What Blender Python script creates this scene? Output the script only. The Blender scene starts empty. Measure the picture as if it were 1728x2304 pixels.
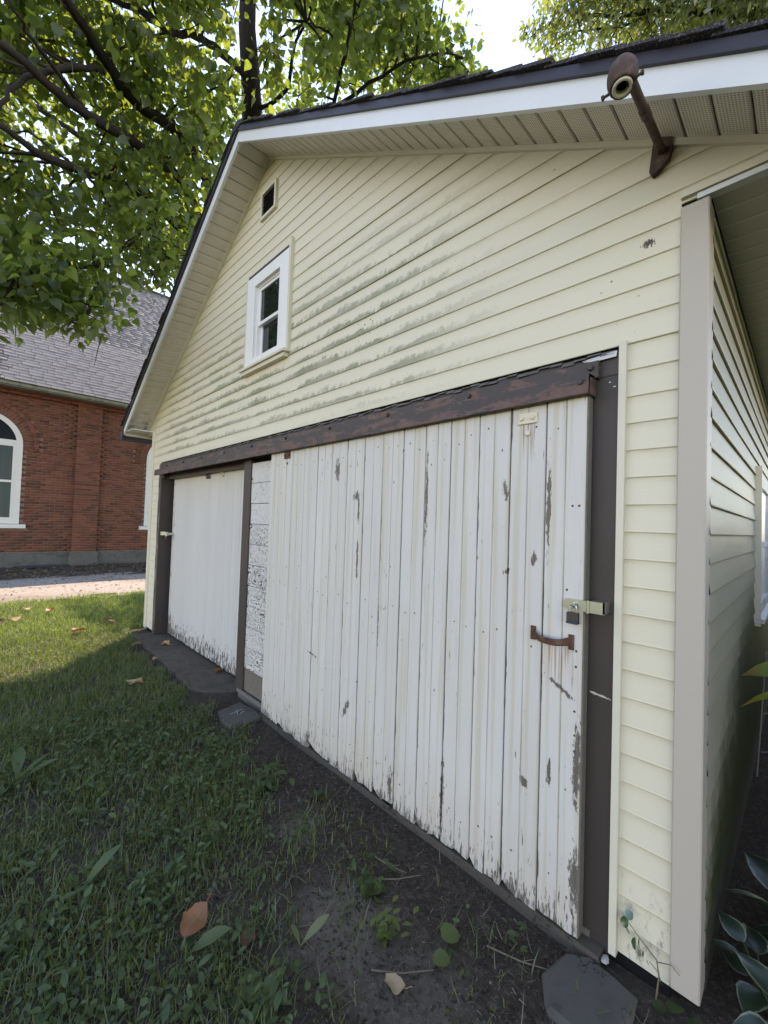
import bpy, math, random
import numpy as np
from mathutils import Vector, Matrix

# ------------------------------------------------------------------ camera, sky, sun, exposure
SC = bpy.context.scene
COL = SC.collection
CAM_C = np.array([0.3131, -1.73775, 1.52864])
CAM_R = np.array([[0.7016, -0.7123, -0.0045], [0.7115, 0.7009, -0.0420], [0.0331, 0.0263, 0.9991]])
FPX = 931.36
def orth(R):
    u, s, v = np.linalg.svd(R)
    return u @ v
CAM_R = orth(CAM_R)
cam = bpy.data.cameras.new("camera")
cam.sensor_fit = 'HORIZONTAL'; cam.sensor_width = 36.0; cam.lens = 36.0 * FPX / 1728.0
cam.clip_start = 0.02; cam.clip_end = 500
camo = bpy.data.objects.new("camera", cam); COL.objects.link(camo)
M = Matrix.Identity(4)
for i in range(3):
    M[i][0] = CAM_R[i, 0]; M[i][1] = CAM_R[i, 2]; M[i][2] = -CAM_R[i, 1]; M[i][3] = CAM_C[i]
camo.matrix_world = M
SC.camera = camo

SUN = np.array([-0.65, 0.54, 1.0]); SUN /= np.linalg.norm(SUN)
W = bpy.data.worlds.new("World"); SC.world = W; W.use_nodes = True
wn = W.node_tree
for n in list(wn.nodes): wn.nodes.remove(n)
sky = wn.nodes.new('ShaderNodeTexSky'); sky.sky_type = 'NISHITA'; sky.sun_disc = False
sky.sun_elevation = math.asin(SUN[2]); sky.sun_rotation = math.atan2(SUN[0], SUN[1])
sky.air_density = 1.0; sky.dust_density = 0.0; sky.ozone_density = 1.0
bg = wn.nodes.new('ShaderNodeBackground'); bg.inputs[1].default_value = 0.15
wo = wn.nodes.new('ShaderNodeOutputWorld')
wn.links.new(sky.outputs[0], bg.inputs[0]); wn.links.new(bg.outputs[0], wo.inputs[0])
sl = bpy.data.lights.new("sun", 'SUN'); sl.energy = 2.3; sl.angle = math.radians(0.5); sl.color = (1.0, 0.95, 0.86)
so = bpy.data.objects.new("sun", sl); COL.objects.link(so)
so.rotation_euler = Vector(SUN).to_track_quat('Z', 'Y').to_euler()
so.location = (-20, 20, 30)
vs = SC.view_settings
vs.view_transform = 'Standard'; vs.look = 'None'; vs.exposure = 2.05; vs.gamma = 1.0; vs.use_curve_mapping = False
vs.use_white_balance = True; vs.white_balance_temperature = 8300; vs.white_balance_tint = 22   # the camera's balance for open shade
SC.cycles.max_bounces = 6; SC.cycles.diffuse_bounces = 4; SC.cycles.transmission_bounces = 4
SC.cycles.transparent_max_bounces = 4
SC.cycles.sample_clamp_indirect = 6.0

RNG = np.random.default_rng(7)
random.seed(7)

def ray(u, v):
    d = CAM_R @ np.array([(u - 864) / FPX, 1, -(v - 1152) / FPX])
    return d / np.linalg.norm(d)
def at(u, v, t):            # world point t metres along the sight line of a photo pixel
    return CAM_C + ray(u, v) * t

# ------------------------------------------------------------------ helpers
def tag(o, label=None, cat=None, group=None, kind=None):
    if label: o['label'] = label
    if cat: o['category'] = cat
    if group: o['group'] = group
    if kind: o['kind'] = kind
    return o
def link(o, parent=None):
    COL.objects.link(o)
    if parent is not None:
        o.parent = parent
        o.matrix_parent_inverse = Matrix.Translation(world_loc(parent)).inverted()
    return o
WL = {}
def world_loc(o):
    return Vector(WL.get(o.name, (0, 0, 0)))
def empty(name, loc, label, cat, group=None):
    o = bpy.data.objects.new(name, None); COL.objects.link(o)
    o.location = loc; o.empty_display_size = 0.1
    WL[o.name] = tuple(loc)
    return tag(o, label, cat, group)

class MB:
    """collects faces for ONE mesh object"""
    def __init__(s): s.v = []; s.f = []
    def add(s, vs, fs):
        b = len(s.v); s.v += [tuple(map(float, p)) for p in vs]; s.f += [tuple(b + i for i in f) for f in fs]
    def hexa(s, p):     # p: 8 points, bottom ring 0-3, top ring 4-7
        s.add(p, [(3, 2, 1, 0), (4, 5, 6, 7), (0, 1, 5, 4), (1, 2, 6, 5), (2, 3, 7, 6), (3, 0, 4, 7)])
    def box(s, x0, x1, y0, y1, z0, z1):
        s.hexa([(x0, y0, z0), (x1, y0, z0), (x1, y1, z0), (x0, y1, z0), (x0, y0, z1), (x1, y0, z1), (x1, y1, z1), (x0, y1, z1)])
    def bbox(s, x0, x1, y0, y1, z0, z1, b=0.003):   # box with chamfered vertical+horizontal edges (octagonal in x-z and y)
        xs = [(x0 + b, z0), (x1 - b, z0), (x1, z0 + b), (x1, z1 - b), (x1 - b, z1), (x0 + b, z1), (x0, z1 - b), (x0, z0 + b)]
        n = 8
        vs_ = [(x, y0 + b, z) for x, z in xs] + [(x, y1, z) for x, z in xs]
        cx, cz = (x0 + x1) / 2, (z0 + z1) / 2
        ins = [(min(max(x, x0 + b), x1 - b), y0, min(max(z, z0 + b), z1 - b)) for x, z in xs]
        fs = [(i, (i + 1) % n, n + (i + 1) % n, n + i) for i in range(n)]
        fs.append(tuple(range(2 * n - 1, n - 1, -1)))
        vs_ += ins
        fs += [(2 * n + i, 2 * n + (i + 1) % n, (i + 1) % n, i) for i in range(n)]
        fs.append(tuple(2 * n + i for i in range(n)))
        s.add(vs_, fs)
    def prism(s, poly, axis, a, b):     # poly: 2-D ring; axis 'x','y','z'
        n = len(poly)
        def P(p, t):
            if axis == 'x': return (t, p[0], p[1])
            if axis == 'y': return (p[0], t, p[1])
            return (p[0], p[1], t)
        s.add([P(p, a) for p in poly] + [P(p, b) for p in poly],
              [(i, (i + 1) % n, n + (i + 1) % n, n + i) for i in range(n)] + [tuple(range(n - 1, -1, -1)), tuple(range(n, 2 * n))])
    def tube(s, pts, rad, n=8, caps=True):
        pts = [np.array(p, float) for p in pts]
        if not hasattr(rad, '__len__'): rad = [rad] * len(pts)
        rings = []
        up = np.array([0.13, 0.21, 0.97])
        for i, p in enumerate(pts):
            d = pts[min(i + 1, len(pts) - 1)] - pts[max(i - 1, 0)]; d = d / (np.linalg.norm(d) + 1e-9)
            a = np.cross(d, up)
            if np.linalg.norm(a) < 0.15: a = np.cross(d, np.array([1.0, 0.1, 0]))
            a /= np.linalg.norm(a); b = np.cross(d, a)
            rings.append([p + rad[i] * (math.cos(2 * math.pi * k / n) * a + math.sin(2 * math.pi * k / n) * b) for k in range(n)])
        vs_ = [q for r in rings for q in r]; fs = []
        for i in range(len(pts) - 1):
            for k in range(n):
                fs.append((i * n + k, i * n + (k + 1) % n, (i + 1) * n + (k + 1) % n, (i + 1) * n + k))
        if caps:
            fs.append(tuple(range(n - 1, -1, -1))); fs.append(tuple(range((len(pts) - 1) * n, len(pts) * n)))
        s.add(vs_, fs)
    def lathe(s, prof, org, axis, n=20):     # prof: (radius, along)
        ax = Vector(axis).normalized(); q = ax.to_track_quat('Z', 'Y').to_matrix()
        o = Vector(org); vs_ = []
        for r, h in prof:
            for k in range(n):
                t = 2 * math.pi * k / n
                vs_.append(o + q @ Vector((r * math.cos(t), r * math.sin(t), h)))
        fs = [(i * n + k, i * n + (k + 1) % n, (i + 1) * n + (k + 1) % n, (i + 1) * n + k) for i in range(len(prof) - 1) for k in range(n)]
        s.add(vs_, fs)
    def mesh(s, name, smooth=False):
        me = bpy.data.meshes.new(name); me.from_pydata(s.v, [], s.f); me.update()
        if smooth:
            me.polygons.foreach_set('use_smooth', [True] * len(me.polygons))
        return me
    def build(s, name, m, parent=None, smooth=False):
        me = s.mesh(name, smooth); me.materials.append(m)
        return link(bpy.data.objects.new(name, me), parent)

def fast_mesh(name, V, faces_k, m, attrs=None, smooth=False):
    """V (N,3); faces_k: list of (F,k) int arrays"""
    me = bpy.data.meshes.new(name)
    me.vertices.add(len(V)); me.vertices.foreach_set('co', np.ascontiguousarray(V, dtype=np.float32).ravel())
    loops = np.concatenate([f.ravel() for f in faces_k]).astype(np.int32)
    tot = np.concatenate([np.full(len(f), f.shape[1], np.int32) for f in faces_k])
    start = np.concatenate([[0], np.cumsum(tot)[:-1]]).astype(np.int32)
    me.loops.add(len(loops)); me.loops.foreach_set('vertex_index', loops)
    me.polygons.add(len(tot)); me.polygons.foreach_set('loop_start', start); me.polygons.foreach_set('loop_total', tot)
    if smooth: me.polygons.foreach_set('use_smooth', np.ones(len(tot), bool))
    me.update(calc_edges=True); me.validate()
    for k, a in (attrs or {}).items():
        at_ = me.attributes.new(k, 'FLOAT', 'POINT'); at_.data.foreach_set('value', np.ascontiguousarray(a, dtype=np.float32))
    me.materials.append(m)
    return me

def scatter(name, templ, pos, rot, scale, m, parent=None, smooth=True):
    """templ=(verts,faces list of (F,k) arrays, extra attr dict). One mesh with N copies."""
    tv, tf, ta = templ
    N, n = len(pos), len(tv)
    sc = scale if np.ndim(scale) == 2 else np.repeat(np.asarray(scale)[:, None], 3, 1)
    V = np.einsum('nij,nkj->nki', rot, tv[None] * sc[:, None, :]) + pos[:, None, :]
    off = (np.arange(N) * n)[:, None, None]
    F = [(f[None] + off).reshape(-1, f.shape[1]) for f in tf]
    A = {'var': np.repeat(RNG.random(N), n)}
    for k, a in ta.items(): A[k] = np.tile(a, N)
    me = fast_mesh(name, V.reshape(-1, 3), F, m, A, smooth)
    return link(bpy.data.objects.new(name, me), parent)

def rots(yaw, tilt, roll):
    """leaf frames: local +x tip direction, +z normal. yaw about z, tilt raises(+)/droops(-) the tip, roll about own x"""
    cy, sy, ct, st, cr, sr = np.cos(yaw), np.sin(yaw), np.cos(tilt), np.sin(tilt), np.cos(roll), np.sin(roll)
    o, i = np.zeros_like(yaw), np.ones_like(yaw)
    Rz = np.stack([np.stack([cy, -sy, o], -1), np.stack([sy, cy, o], -1), np.stack([o, o, i], -1)], -2)
    Ry = np.stack([np.stack([ct, o, -st], -1), np.stack([o, i, o], -1), np.stack([st, o, ct], -1)], -2)
    Rx = np.stack([np.stack([i, o, o], -1), np.stack([o, cr, -sr], -1), np.stack([o, sr, cr], -1)], -2)
    return Rz @ Ry @ Rx

def leaf_template(ws, droop=0.25, fold=0.2, lobes=0, petiole=0.0):
    """ws: list of (along 0..1, half width). midrib + two edges -> quads. attr 'edge' 0 at rib, 1 at margin; 'along'"""
    V = []; E = []; Al = []
    for i, (a, w) in enumerate(ws):
        z = -droop * a * a
        wob = 1 + (0.12 * ((i % 2) * 2 - 1) if lobes else 0)
        for s in (-1, -0.55, 0, 0.55, 1):
            V.append((a, s * w * wob, z + fold * abs(s) * w)); E.append(abs(s)); Al.append(a)
    F = []
    for i in range(len(ws) - 1):
        for k in range(4):
            b = i * 5 + k
            F.append((b, b + 5, b + 6, b + 1))
    return np.array(V), [np.array(F)], {'edge': np.array(E), 'along': np.array(Al)}
def leaf_simple(ws, droop=0.25, fold=0.2):
    V = []; E = []; Al = []
    for a, w in ws:
        z = -droop * a * a
        for s in (-1, 0, 1):
            V.append((a, s * w, z + fold * abs(s) * w)); E.append(abs(s)); Al.append(a)
    F = []
    for i in range(len(ws) - 1):
        for k in range(2):
            b = i * 3 + k; F.append((b, b + 3, b + 4, b + 1))
    return np.array(V), [np.array(F)], {'edge': np.array(E), 'along': np.array(Al)}

# ------------------------------------------------------------------ material helpers
class G:
    def __init__(s, name):
        s.m = bpy.data.materials.new(name); s.m.use_nodes = True; s.nt = s.m.node_tree
        for n in list(s.nt.nodes): s.nt.nodes.remove(n)
        s.out = s.nt.nodes.new('ShaderNodeOutputMaterial')
        s.b = s.nt.nodes.new('ShaderNodeBsdfPrincipled')
        s.nt.links.new(s.b.outputs[0], s.out.inputs[0])
        s.P = s.nt.nodes.new('ShaderNodeTexCoord').outputs['Object']
        s._xyz = None
    def put(s, sock, v):
        if isinstance(v, bpy.types.NodeSocket): s.nt.links.new(v, sock)
        elif isinstance(v, (tuple, list)) and sock.type == 'RGBA': sock.default_value = (*v[:3], 1)
        else: sock.default_value = v
    def n(s, t, ins=None, **kw):
        nd = s.nt.nodes.new(t)
        for k, v in kw.items(): setattr(nd, k, v)
        for k, v in (ins or {}).items(): s.put(nd.inputs[k], v)
        return nd
    def xyz(s):
        if s._xyz is None: s._xyz = s.n('ShaderNodeSeparateXYZ', {0: s.P}).outputs
        return s._xyz
    def ma(s, op, a, b=0.0, c=0.0, clamp=False):
        nd = s.n('ShaderNodeMath', {0: a, 1: b, 2: c}, operation=op); nd.use_clamp = clamp
        return nd.outputs[0]
    def sm(s, v, lo, hi, a=0.0, b=1.0):
        nd = s.n('ShaderNodeMapRange', {0: v, 1: lo, 2: hi, 3: a, 4: b}, interpolation_type='SMOOTHSTEP')
        return nd.outputs[0]
    def lin(s, v, lo, hi, a=0.0, b=1.0):
        return s.n('ShaderNodeMapRange', {0: v, 1: lo, 2: hi, 3: a, 4: b}).outputs[0]
    def vec(s, x, y, z): return s.n('ShaderNodeCombineXYZ', {0: x, 1: y, 2: z}).outputs[0]
    def scale(s, v, sx, sy, sz): return s.n('ShaderNodeVectorMath', {0: v, 1: (sx, sy, sz)}, operation='MULTIPLY').outputs[0]
    def noise(s, scale, vec=None, detail=4, rough=0.55, dist=0.0, col=False):
        nd = s.n('ShaderNodeTexNoise', {'Vector': vec if vec is not None else s.P, 'Scale': scale, 'Detail': detail, 'Roughness': rough, 'Distortion': dist})
        return nd.outputs[1 if col else 0]
    def vor(s, scale, vec=None, feature='F1', out=0, rnd=1.0):
        nd = s.n('ShaderNodeTexVoronoi', {'Vector': vec if vec is not None else s.P, 'Scale': scale, 'Randomness': rnd}, feature=feature)
        return nd.outputs[out]
    def mix(s, f, a, b):
        nd = s.nt.nodes.new('ShaderNodeMix'); nd.data_type = 'RGBA'
        s.put(nd.inputs[0], f); s.put(nd.inputs[6], a); s.put(nd.inputs[7], b)
        return nd.outputs[2]
    def ramp(s, f, stops):
        nd = s.n('ShaderNodeValToRGB', {0: f}); e = nd.color_ramp.elements
        while len(e) < len(stops): e.new(0.5)
        for i, (p, c) in enumerate(stops): e[i].position = p; e[i].color = (*c, 1)
        return nd.outputs[0]
    def attr(s, name): return s.n('ShaderNodeAttribute', attribute_name=name).outputs['Fac']
    def rnd(s): return s.n('ShaderNodeObjectInfo').outputs['Random']
    def bump(s, h, strength=0.3, dist=0.01):
        s.put(s.b.inputs['Normal'], s.n('ShaderNodeBump', {'Height': h, 'Strength': strength, 'Distance': dist}).outputs[0])
    def fin(s, col, rough=0.6, spec=0.4, metal=0.0):
        s.put(s.b.inputs['Base Color'], col); s.put(s.b.inputs['Roughness'], rough)
        s.put(s.b.inputs['Specular IOR Level'], spec); s.put(s.b.inputs['Metallic'], metal)
        return s.m

def spots(g, lst, wob=0.35, wscale=22):
    """max over ellipses (x,z,rx,rz,angle) with ragged edge -> mask 0..1 (marks of wear at their own place)"""
    x, _, z = g.xyz()
    nz = g.ma('SUBTRACT', g.noise(wscale, g.scale(g.P, 1.8, 1, 0.55), detail=6, rough=0.78), 0.5)
    res = None
    for (cx, cz, rx, rz, an) in lst:
        ca, sa = math.cos(an), math.sin(an)
        dx = g.ma('SUBTRACT', x, cx); dz = g.ma('SUBTRACT', z, cz)
        u = g.ma('MULTIPLY_ADD', dx, ca / rx, g.ma('MULTIPLY', dz, sa / rx))
        v = g.ma('MULTIPLY_ADD', dx, -sa / rz, g.ma('MULTIPLY', dz, ca / rz))
        d = g.ma('SQRT', g.ma('MULTIPLY_ADD', u, u, g.ma('MULTIPLY', v, v)))
        k = g.ma('SUBTRACT', 1.0, d)
        res = k if res is None else g.ma('MAXIMUM', res, k)
    return g.sm(g.ma('MULTIPLY_ADD', nz, wob * 6, res), 0.25, 0.4)

# ------------------------------------------------------------------ materials
S = 0.1016
def m_siding(side=False):
    g = G("cream_vinyl_siding" + ("_side" if side else ""))
    x, y, z = g.xyz()
    h = y if side else x
    fr = g.ma('FRACT', g.ma('DIVIDE', z, S))
    base = g.mix(g.noise(1.3, detail=3), (0.585, 0.54, 0.415), (0.645, 0.60, 0.475))
    base = g.mix(g.ma('MULTIPLY', g.rnd(), 0.35), base, (0.60, 0.565, 0.45))
    # grime line in the upper part of each course, under the lip above
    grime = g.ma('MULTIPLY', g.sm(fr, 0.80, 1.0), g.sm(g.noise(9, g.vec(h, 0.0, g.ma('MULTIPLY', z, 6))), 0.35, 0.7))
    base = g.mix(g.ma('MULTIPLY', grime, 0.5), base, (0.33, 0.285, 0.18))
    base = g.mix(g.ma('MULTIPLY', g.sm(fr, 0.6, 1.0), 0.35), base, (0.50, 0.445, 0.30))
    # specks
    sp = g.ma('LESS_THAN', g.vor(17, g.vec(h, 0.0, z)), 0.075)
    spn = g.sm(g.noise(2.3), 0.5, 0.62)
    base = g.mix(g.ma('MULTIPLY', g.ma('MULTIPLY', sp, spn), 0.75), base, (0.05, 0.045, 0.035))
    if not side:
        zone = g.ma('MULTIPLY', g.ma('MULTIPLY', g.sm(x, -6.1, -5.2), g.sm(x, -0.45, -1.5)), g.ma('MULTIPLY', g.sm(z, 2.2, 2.40), g.sm(z, 3.65, 2.95)))
        patch = g.noise(1.7, g.vec(x, 3.0, g.ma('MULTIPLY', z, 3.2)), detail=7, rough=0.70)
        streak = g.noise(1.0, g.vec(g.ma('MULTIPLY', g.ma('MULTIPLY_ADD', z, -0.22, x), 24), 0.0, g.ma('MULTIPLY', z, 13)), detail=6, rough=0.78)
        v = g.ma('ADD', g.ma('MULTIPLY', patch, 0.95), g.ma('MULTIPLY', g.ma('SUBTRACT', streak, 0.5), 0.75))
        v = g.ma('ADD', v, g.ma('MULTIPLY', g.ma('SUBTRACT', 0.40, fr), 0.50))
        a = g.ma('MULTIPLY', g.sm(v, 0.46, 0.62), zone)
        acol = g.mix(g.sm(g.noise(3.1, detail=3), 0.4, 0.6), (0.15, 0.175, 0.085), (0.27, 0.27, 0.20))
        base = g.mix(g.ma('MULTIPLY', a, 0.82), base, acol)
        dots = g.ma('LESS_THAN', g.vor(34, g.vec(x, 0.0, z)), 0.16)
        dz = g.ma('MULTIPLY', g.ma('MULTIPLY', dots, zone), g.sm(g.noise(2.2, detail=2), 0.55, 0.63))
        base = g.mix(g.ma('MULTIPLY', dz, g.sm(z, 3.1, 2.8)), base, (0.02, 0.022, 0.014))
        # yellowed strip near the left rake, black mould at the foot of the strips
        yl = g.ma('MULTIPLY', g.sm(x, -3.9, -5.9), g.sm(z, 2.5, 3.0))
        base = g.mix(g.ma('MULTIPLY', yl, 0.4), base, (0.45, 0.40, 0.22))
        mo = g.ma('MULTIPLY', g.sm(z, 0.35, 0.02), g.sm(g.noise(30, g.scale(g.P, 1, 1, 0.45), detail=5, rough=0.7), 0.53, 0.68))
        base = g.mix(g.ma('MULTIPLY', mo, 0.85), base, (0.045, 0.04, 0.03))
        kn = spots(g, [(-0.099, 2.594, 0.03, 0.022, 0.0)], 0.5, 60)
        base = g.mix(kn, base, (0.07, 0.055, 0.035))
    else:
        base = g.mix(0.8, base, g.mix(g.noise(1.7, detail=5), (0.19, 0.18, 0.125), (0.29, 0.275, 0.195)))  # whole side wall toned down: its deeper shade is put into the colour
        yz = g.ma('MULTIPLY_ADD', y, 0.62, g.ma('MULTIPLY', z, -1.0))
        mv = g.ma('ADD', yz, g.ma('MULTIPLY', g.noise(2.6, g.scale(g.P, 1, 1, 0.5), detail=7, rough=0.75), 1.3))
        mm = g.ma('MULTIPLY', g.sm(mv, 0.12, 0.72), g.sm(z, 1.40, 0.85))
        base = g.mix(mm, base, g.mix(g.noise(8), (0.022, 0.03, 0.009), (0.06, 0.07, 0.025)))
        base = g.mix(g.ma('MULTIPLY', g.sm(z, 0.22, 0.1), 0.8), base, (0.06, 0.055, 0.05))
    g.bump(g.noise(26, g.vec(g.ma('MULTIPLY', h, 0.35), 0.0, g.ma('MULTIPLY', z, 6)), detail=3), 0.12, 0.004)
    return g.fin(base, 0.48, 0.35)

def m_plank():
    g = G("peeling_white_planks")
    x, y, z = g.xyz()
    W_, X0 = 0.161, -2.69
    u = g.ma('FRACT', g.ma('DIVIDE', g.ma('SUBTRACT', x, X0), W_))
    ed = g.ma('ABSOLUTE', g.ma('SUBTRACT', u, 0.5))            # 0 centre .. .5 edge
    bid = g.ma('FLOOR', g.ma('DIVIDE', g.ma('SUBTRACT', x, X0), W_))
    r = g.rnd()
    zz = g.ma('ADD', z, g.ma('MULTIPLY', r, 37.0))
    base = g.mix(g.noise(0.9, g.vec(g.ma('MULTIPLY', x, 4), 0.0, zz), detail=3), (0.50, 0.485, 0.455), (0.60, 0.58, 0.55))
    base = g.mix(g.ma('MULTIPLY', r, 0.22), base, (0.40, 0.385, 0.35))
    # yellow weathering beside the seams and grooves
    yl = g.noise(1.2, g.vec(g.ma('MULTIPLY', x, 26), 0.0, g.ma('MULTIPLY', zz, 0.5)), detail=3)
    yw = g.ma('MULTIPLY', g.sm(yl, 0.48, 0.66), 0.62)
    base = g.mix(yw, base, (0.46, 0.41, 0.30))
    gr = g.ma('MULTIPLY', g.sm(ed, 0.032, 0.0), g.sm(g.noise(2.0, g.vec(bid, 1.0, zz)), 0.35, 0.6))
    base = g.mix(g.ma('MULTIPLY', gr, 0.8), base, (0.34, 0.29, 0.205))
    hair = g.noise(1.0, g.vec(g.ma('MULTIPLY', x, 260), 0.0, g.ma('MULTIPLY', zz, 6)), detail=3, rough=0.6)
    base = g.mix(g.ma('MULTIPLY', g.sm(hair, 0.54, 0.72), 0.34), base, (0.38, 0.36, 0.33))
    # flakes: thin upright chips, long strips on seams, ragged feet
    fl = g.noise(1.0, g.vec(g.ma('MULTIPLY', x, 95), 0.0, g.ma('MULTIPLY', zz, 10)), detail=5, rough=0.68)
    low = g.sm(z, 0.42, 0.0)
    fl = g.ma('ADD', fl, g.ma('MULTIPLY', g.ma('MULTIPLY', low, low), 0.12))
    cl = g.noise(1.0, g.vec(g.ma('MULTIPLY', x, 7), 5.0, g.ma('MULTIPLY', zz, 1.7)), detail=3)
    fl = g.ma('ADD', fl, g.ma('MULTIPLY', g.ma('SUBTRACT', cl, 0.5), 0.22))
    p1 = g.sm(fl, 0.665, 0.685)
    sn = g.noise(1.0, g.vec(g.ma('MULTIPLY', bid, 3.7), 2.0, g.ma('MULTIPLY', zz, 1.9)), detail=4, rough=0.65)
    sn2 = g.noise(1.0, g.vec(g.ma('MULTIPLY', x, 60), 0.0, g.ma('MULTIPLY', zz, 9)), detail=4)
    se = g.ma('ADD', g.ma('MULTIPLY', g.sm(u, 0.14, 0.0), 0.30), g.ma('ADD', g.ma('MULTIPLY', sn, 0.6), g.ma('MULTIPLY', sn2, 0.35)))
    p2 = g.ma('MULTIPLY', g.sm(se, 0.76, 0.79), g.sm(u, 0.19, 0.13))
    pk = spots(g, [(-1.822, 1.86, 0.03, 0.09, 0.0), (-1.625, 1.69, 0.045, 0.03, 0.5), (-1.602, 1.6, 0.012, 0.1, 0.0), (-1.60, 1.30, 0.012, 0.16, 0.0),
                   (-0.617, 1.69, 0.018, 0.055, 0.2), (-1.66, 0.38, 0.022, 0.085, -0.5), (-0.479, 1.40, 0.018, 0.035, 0.0), (-0.60, 1.335, 0.028, 0.013, 0.6),
                   (-0.36, 0.905, 0.085, 0.012, -0.55), (-0.395, 0.56, 0.012, 0.06, 0.0), (-0.42, 1.62, 0.012, 0.25, 0.0), (-1.066, 1.65, 0.012, 0.30, 0.0),
                   (-0.915, 0.22, 0.014, 0.26, 0.0), (-1.265, 0.10, 0.02, 0.12, 0.0), (-0.50, 0.47, 0.02, 0.03, 0.6), (-2.03, 0.62, 0.07, 0.008, -0.2),
                   (-0.29, 0.62, 0.02, 0.2, 0.0), (-0.29, 0.2, 0.025, 0.16, 0.0), (-1.40, 0.95, 0.009, 0.2, 0.0)], 0.55, 40)
    foot = g.ma('ADD', g.ma('MULTIPLY', g.sm(z, 0.18, -0.03), 0.50), g.ma('MULTIPLY', g.ma('SUBTRACT', g.noise(1.0, g.vec(g.ma('MULTIPLY', x, 62), 0.0, g.ma('MULTIPLY', zz, 9)), detail=6, rough=0.78), 0.5), 1.9))
    foot = g.ma('ADD', foot, g.ma('MULTIPLY', g.ma('SUBTRACT', g.noise(1.0, g.vec(g.ma('MULTIPLY', x, 9), 3.0, zz), detail=2), 0.5), 0.8))
    p3 = g.sm(foot, 0.50, 0.54)
    peel = g.ma('MAXIMUM', g.ma('MAXIMUM', p1, p2), g.ma('MAXIMUM', pk, p3))
    wood = g.mix(g.noise(1.0, g.vec(g.ma('MULTIPLY', x, 110), 0.0, g.ma('MULTIPLY', zz, 6)), detail=4), (0.065, 0.055, 0.045), (0.20, 0.175, 0.15))
    base = g.mix(g.ma('MULTIPLY', low, 0.4), base, (0.44, 0.39, 0.32))
    # rust runs under the pull handle and the hanger plates
    rs = g.noise(1.0, g.vec(g.ma('MULTIPLY', x, 120), 0.0, g.ma('MULTIPLY', z, 3)), detail=3)
    r1 = g.ma('MULTIPLY', g.ma('MULTIPLY', g.sm(z, 1.08, 1.05), g.sm(z, 0.86, 1.03)), g.ma('MULTIPLY', g.sm(x, -0.47, -0.44), g.sm(x, -0.29, -0.32)))
    r2 = g.ma('MULTIPLY', g.ma('MULTIPLY', g.sm(z, 1.99, 1.97), g.sm(z, 1.78, 1.95)), g.ma('MULTIPLY', g.sm(x, -0.56, -0.55), g.sm(x, -0.48, -0.49)))
    rm = g.ma('MULTIPLY', g.ma('MAXIMUM', r1, r2), g.sm(rs, 0.44, 0.62))
    base = g.mix(g.ma('MULTIPLY', rm, 0.7), base, (0.28, 0.13, 0.05))
    col = g.mix(peel, base, wood)
    nail = g.ma('LESS_THAN', g.vor(7, g.vec(g.ma('MULTIPLY', x, 1.6), 0.0, zz)), 0.05)
    col = g.mix(g.ma('MULTIPLY', nail, 0.8), col, (0.10, 0.06, 0.035))
    hgt = g.ma('ADD', g.ma('MULTIPLY', g.ma('SUBTRACT', 1.0, peel), 1.0), g.ma('MULTIPLY', hair, 0.35))
    g.bump(hgt, 0.35, 0.004)
    return g.fin(col, 0.55, 0.3)

def m_small_plank():
    g = G("white_painted_door_boards")
    x, y, z = g.xyz()
    base = g.mix(g.noise(1.0, g.vec(g.ma('MULTIPLY', x, 3), 0.0, z), detail=3), (0.48, 0.47, 0.45), (0.555, 0.545, 0.525))
    base = g.mix(g.ma('MULTIPLY', g.sm(z, 1.5, 2.05), 0.45), base, (0.58, 0.53, 0.44))
    base = g.mix(g.ma('MULTIPLY', g.rnd(), 0.25), base, (0.40, 0.395, 0.385))
    st = g.noise(1.0, g.vec(g.ma('MULTIPLY', x, 40), 0.0, g.ma('MULTIPLY', z, 1.5)), detail=3)
    base = g.mix(g.ma('MULTIPLY', g.sm(st, 0.55, 0.7), 0.22), base, (0.55, 0.45, 0.38))
    fl = g.noise(1.0, g.vec(g.ma('MULTIPLY', x, 40), 0.0, g.ma('MULTIPLY', z, 11)), detail=5, rough=0.68)
    low = g.sm(z, 0.55, 0.02)
    fl = g.ma('ADD', fl, g.ma('MULTIPLY', g.ma('MULTIPLY', low, low), 0.21))
    edge = g.ma('MULTIPLY', g.sm(x, -5.30, -5.47), 0.10)
    p = g.sm(g.ma('ADD', fl, edge), 0.675, 0.695)
    col = g.mix(p, base, g.mix(g.noise(30), (0.07, 0.06, 0.055), (0.16, 0.14, 0.12)))
    g.bump(p, -0.3, 0.003)
    return g.fin(col, 0.55, 0.3)

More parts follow.
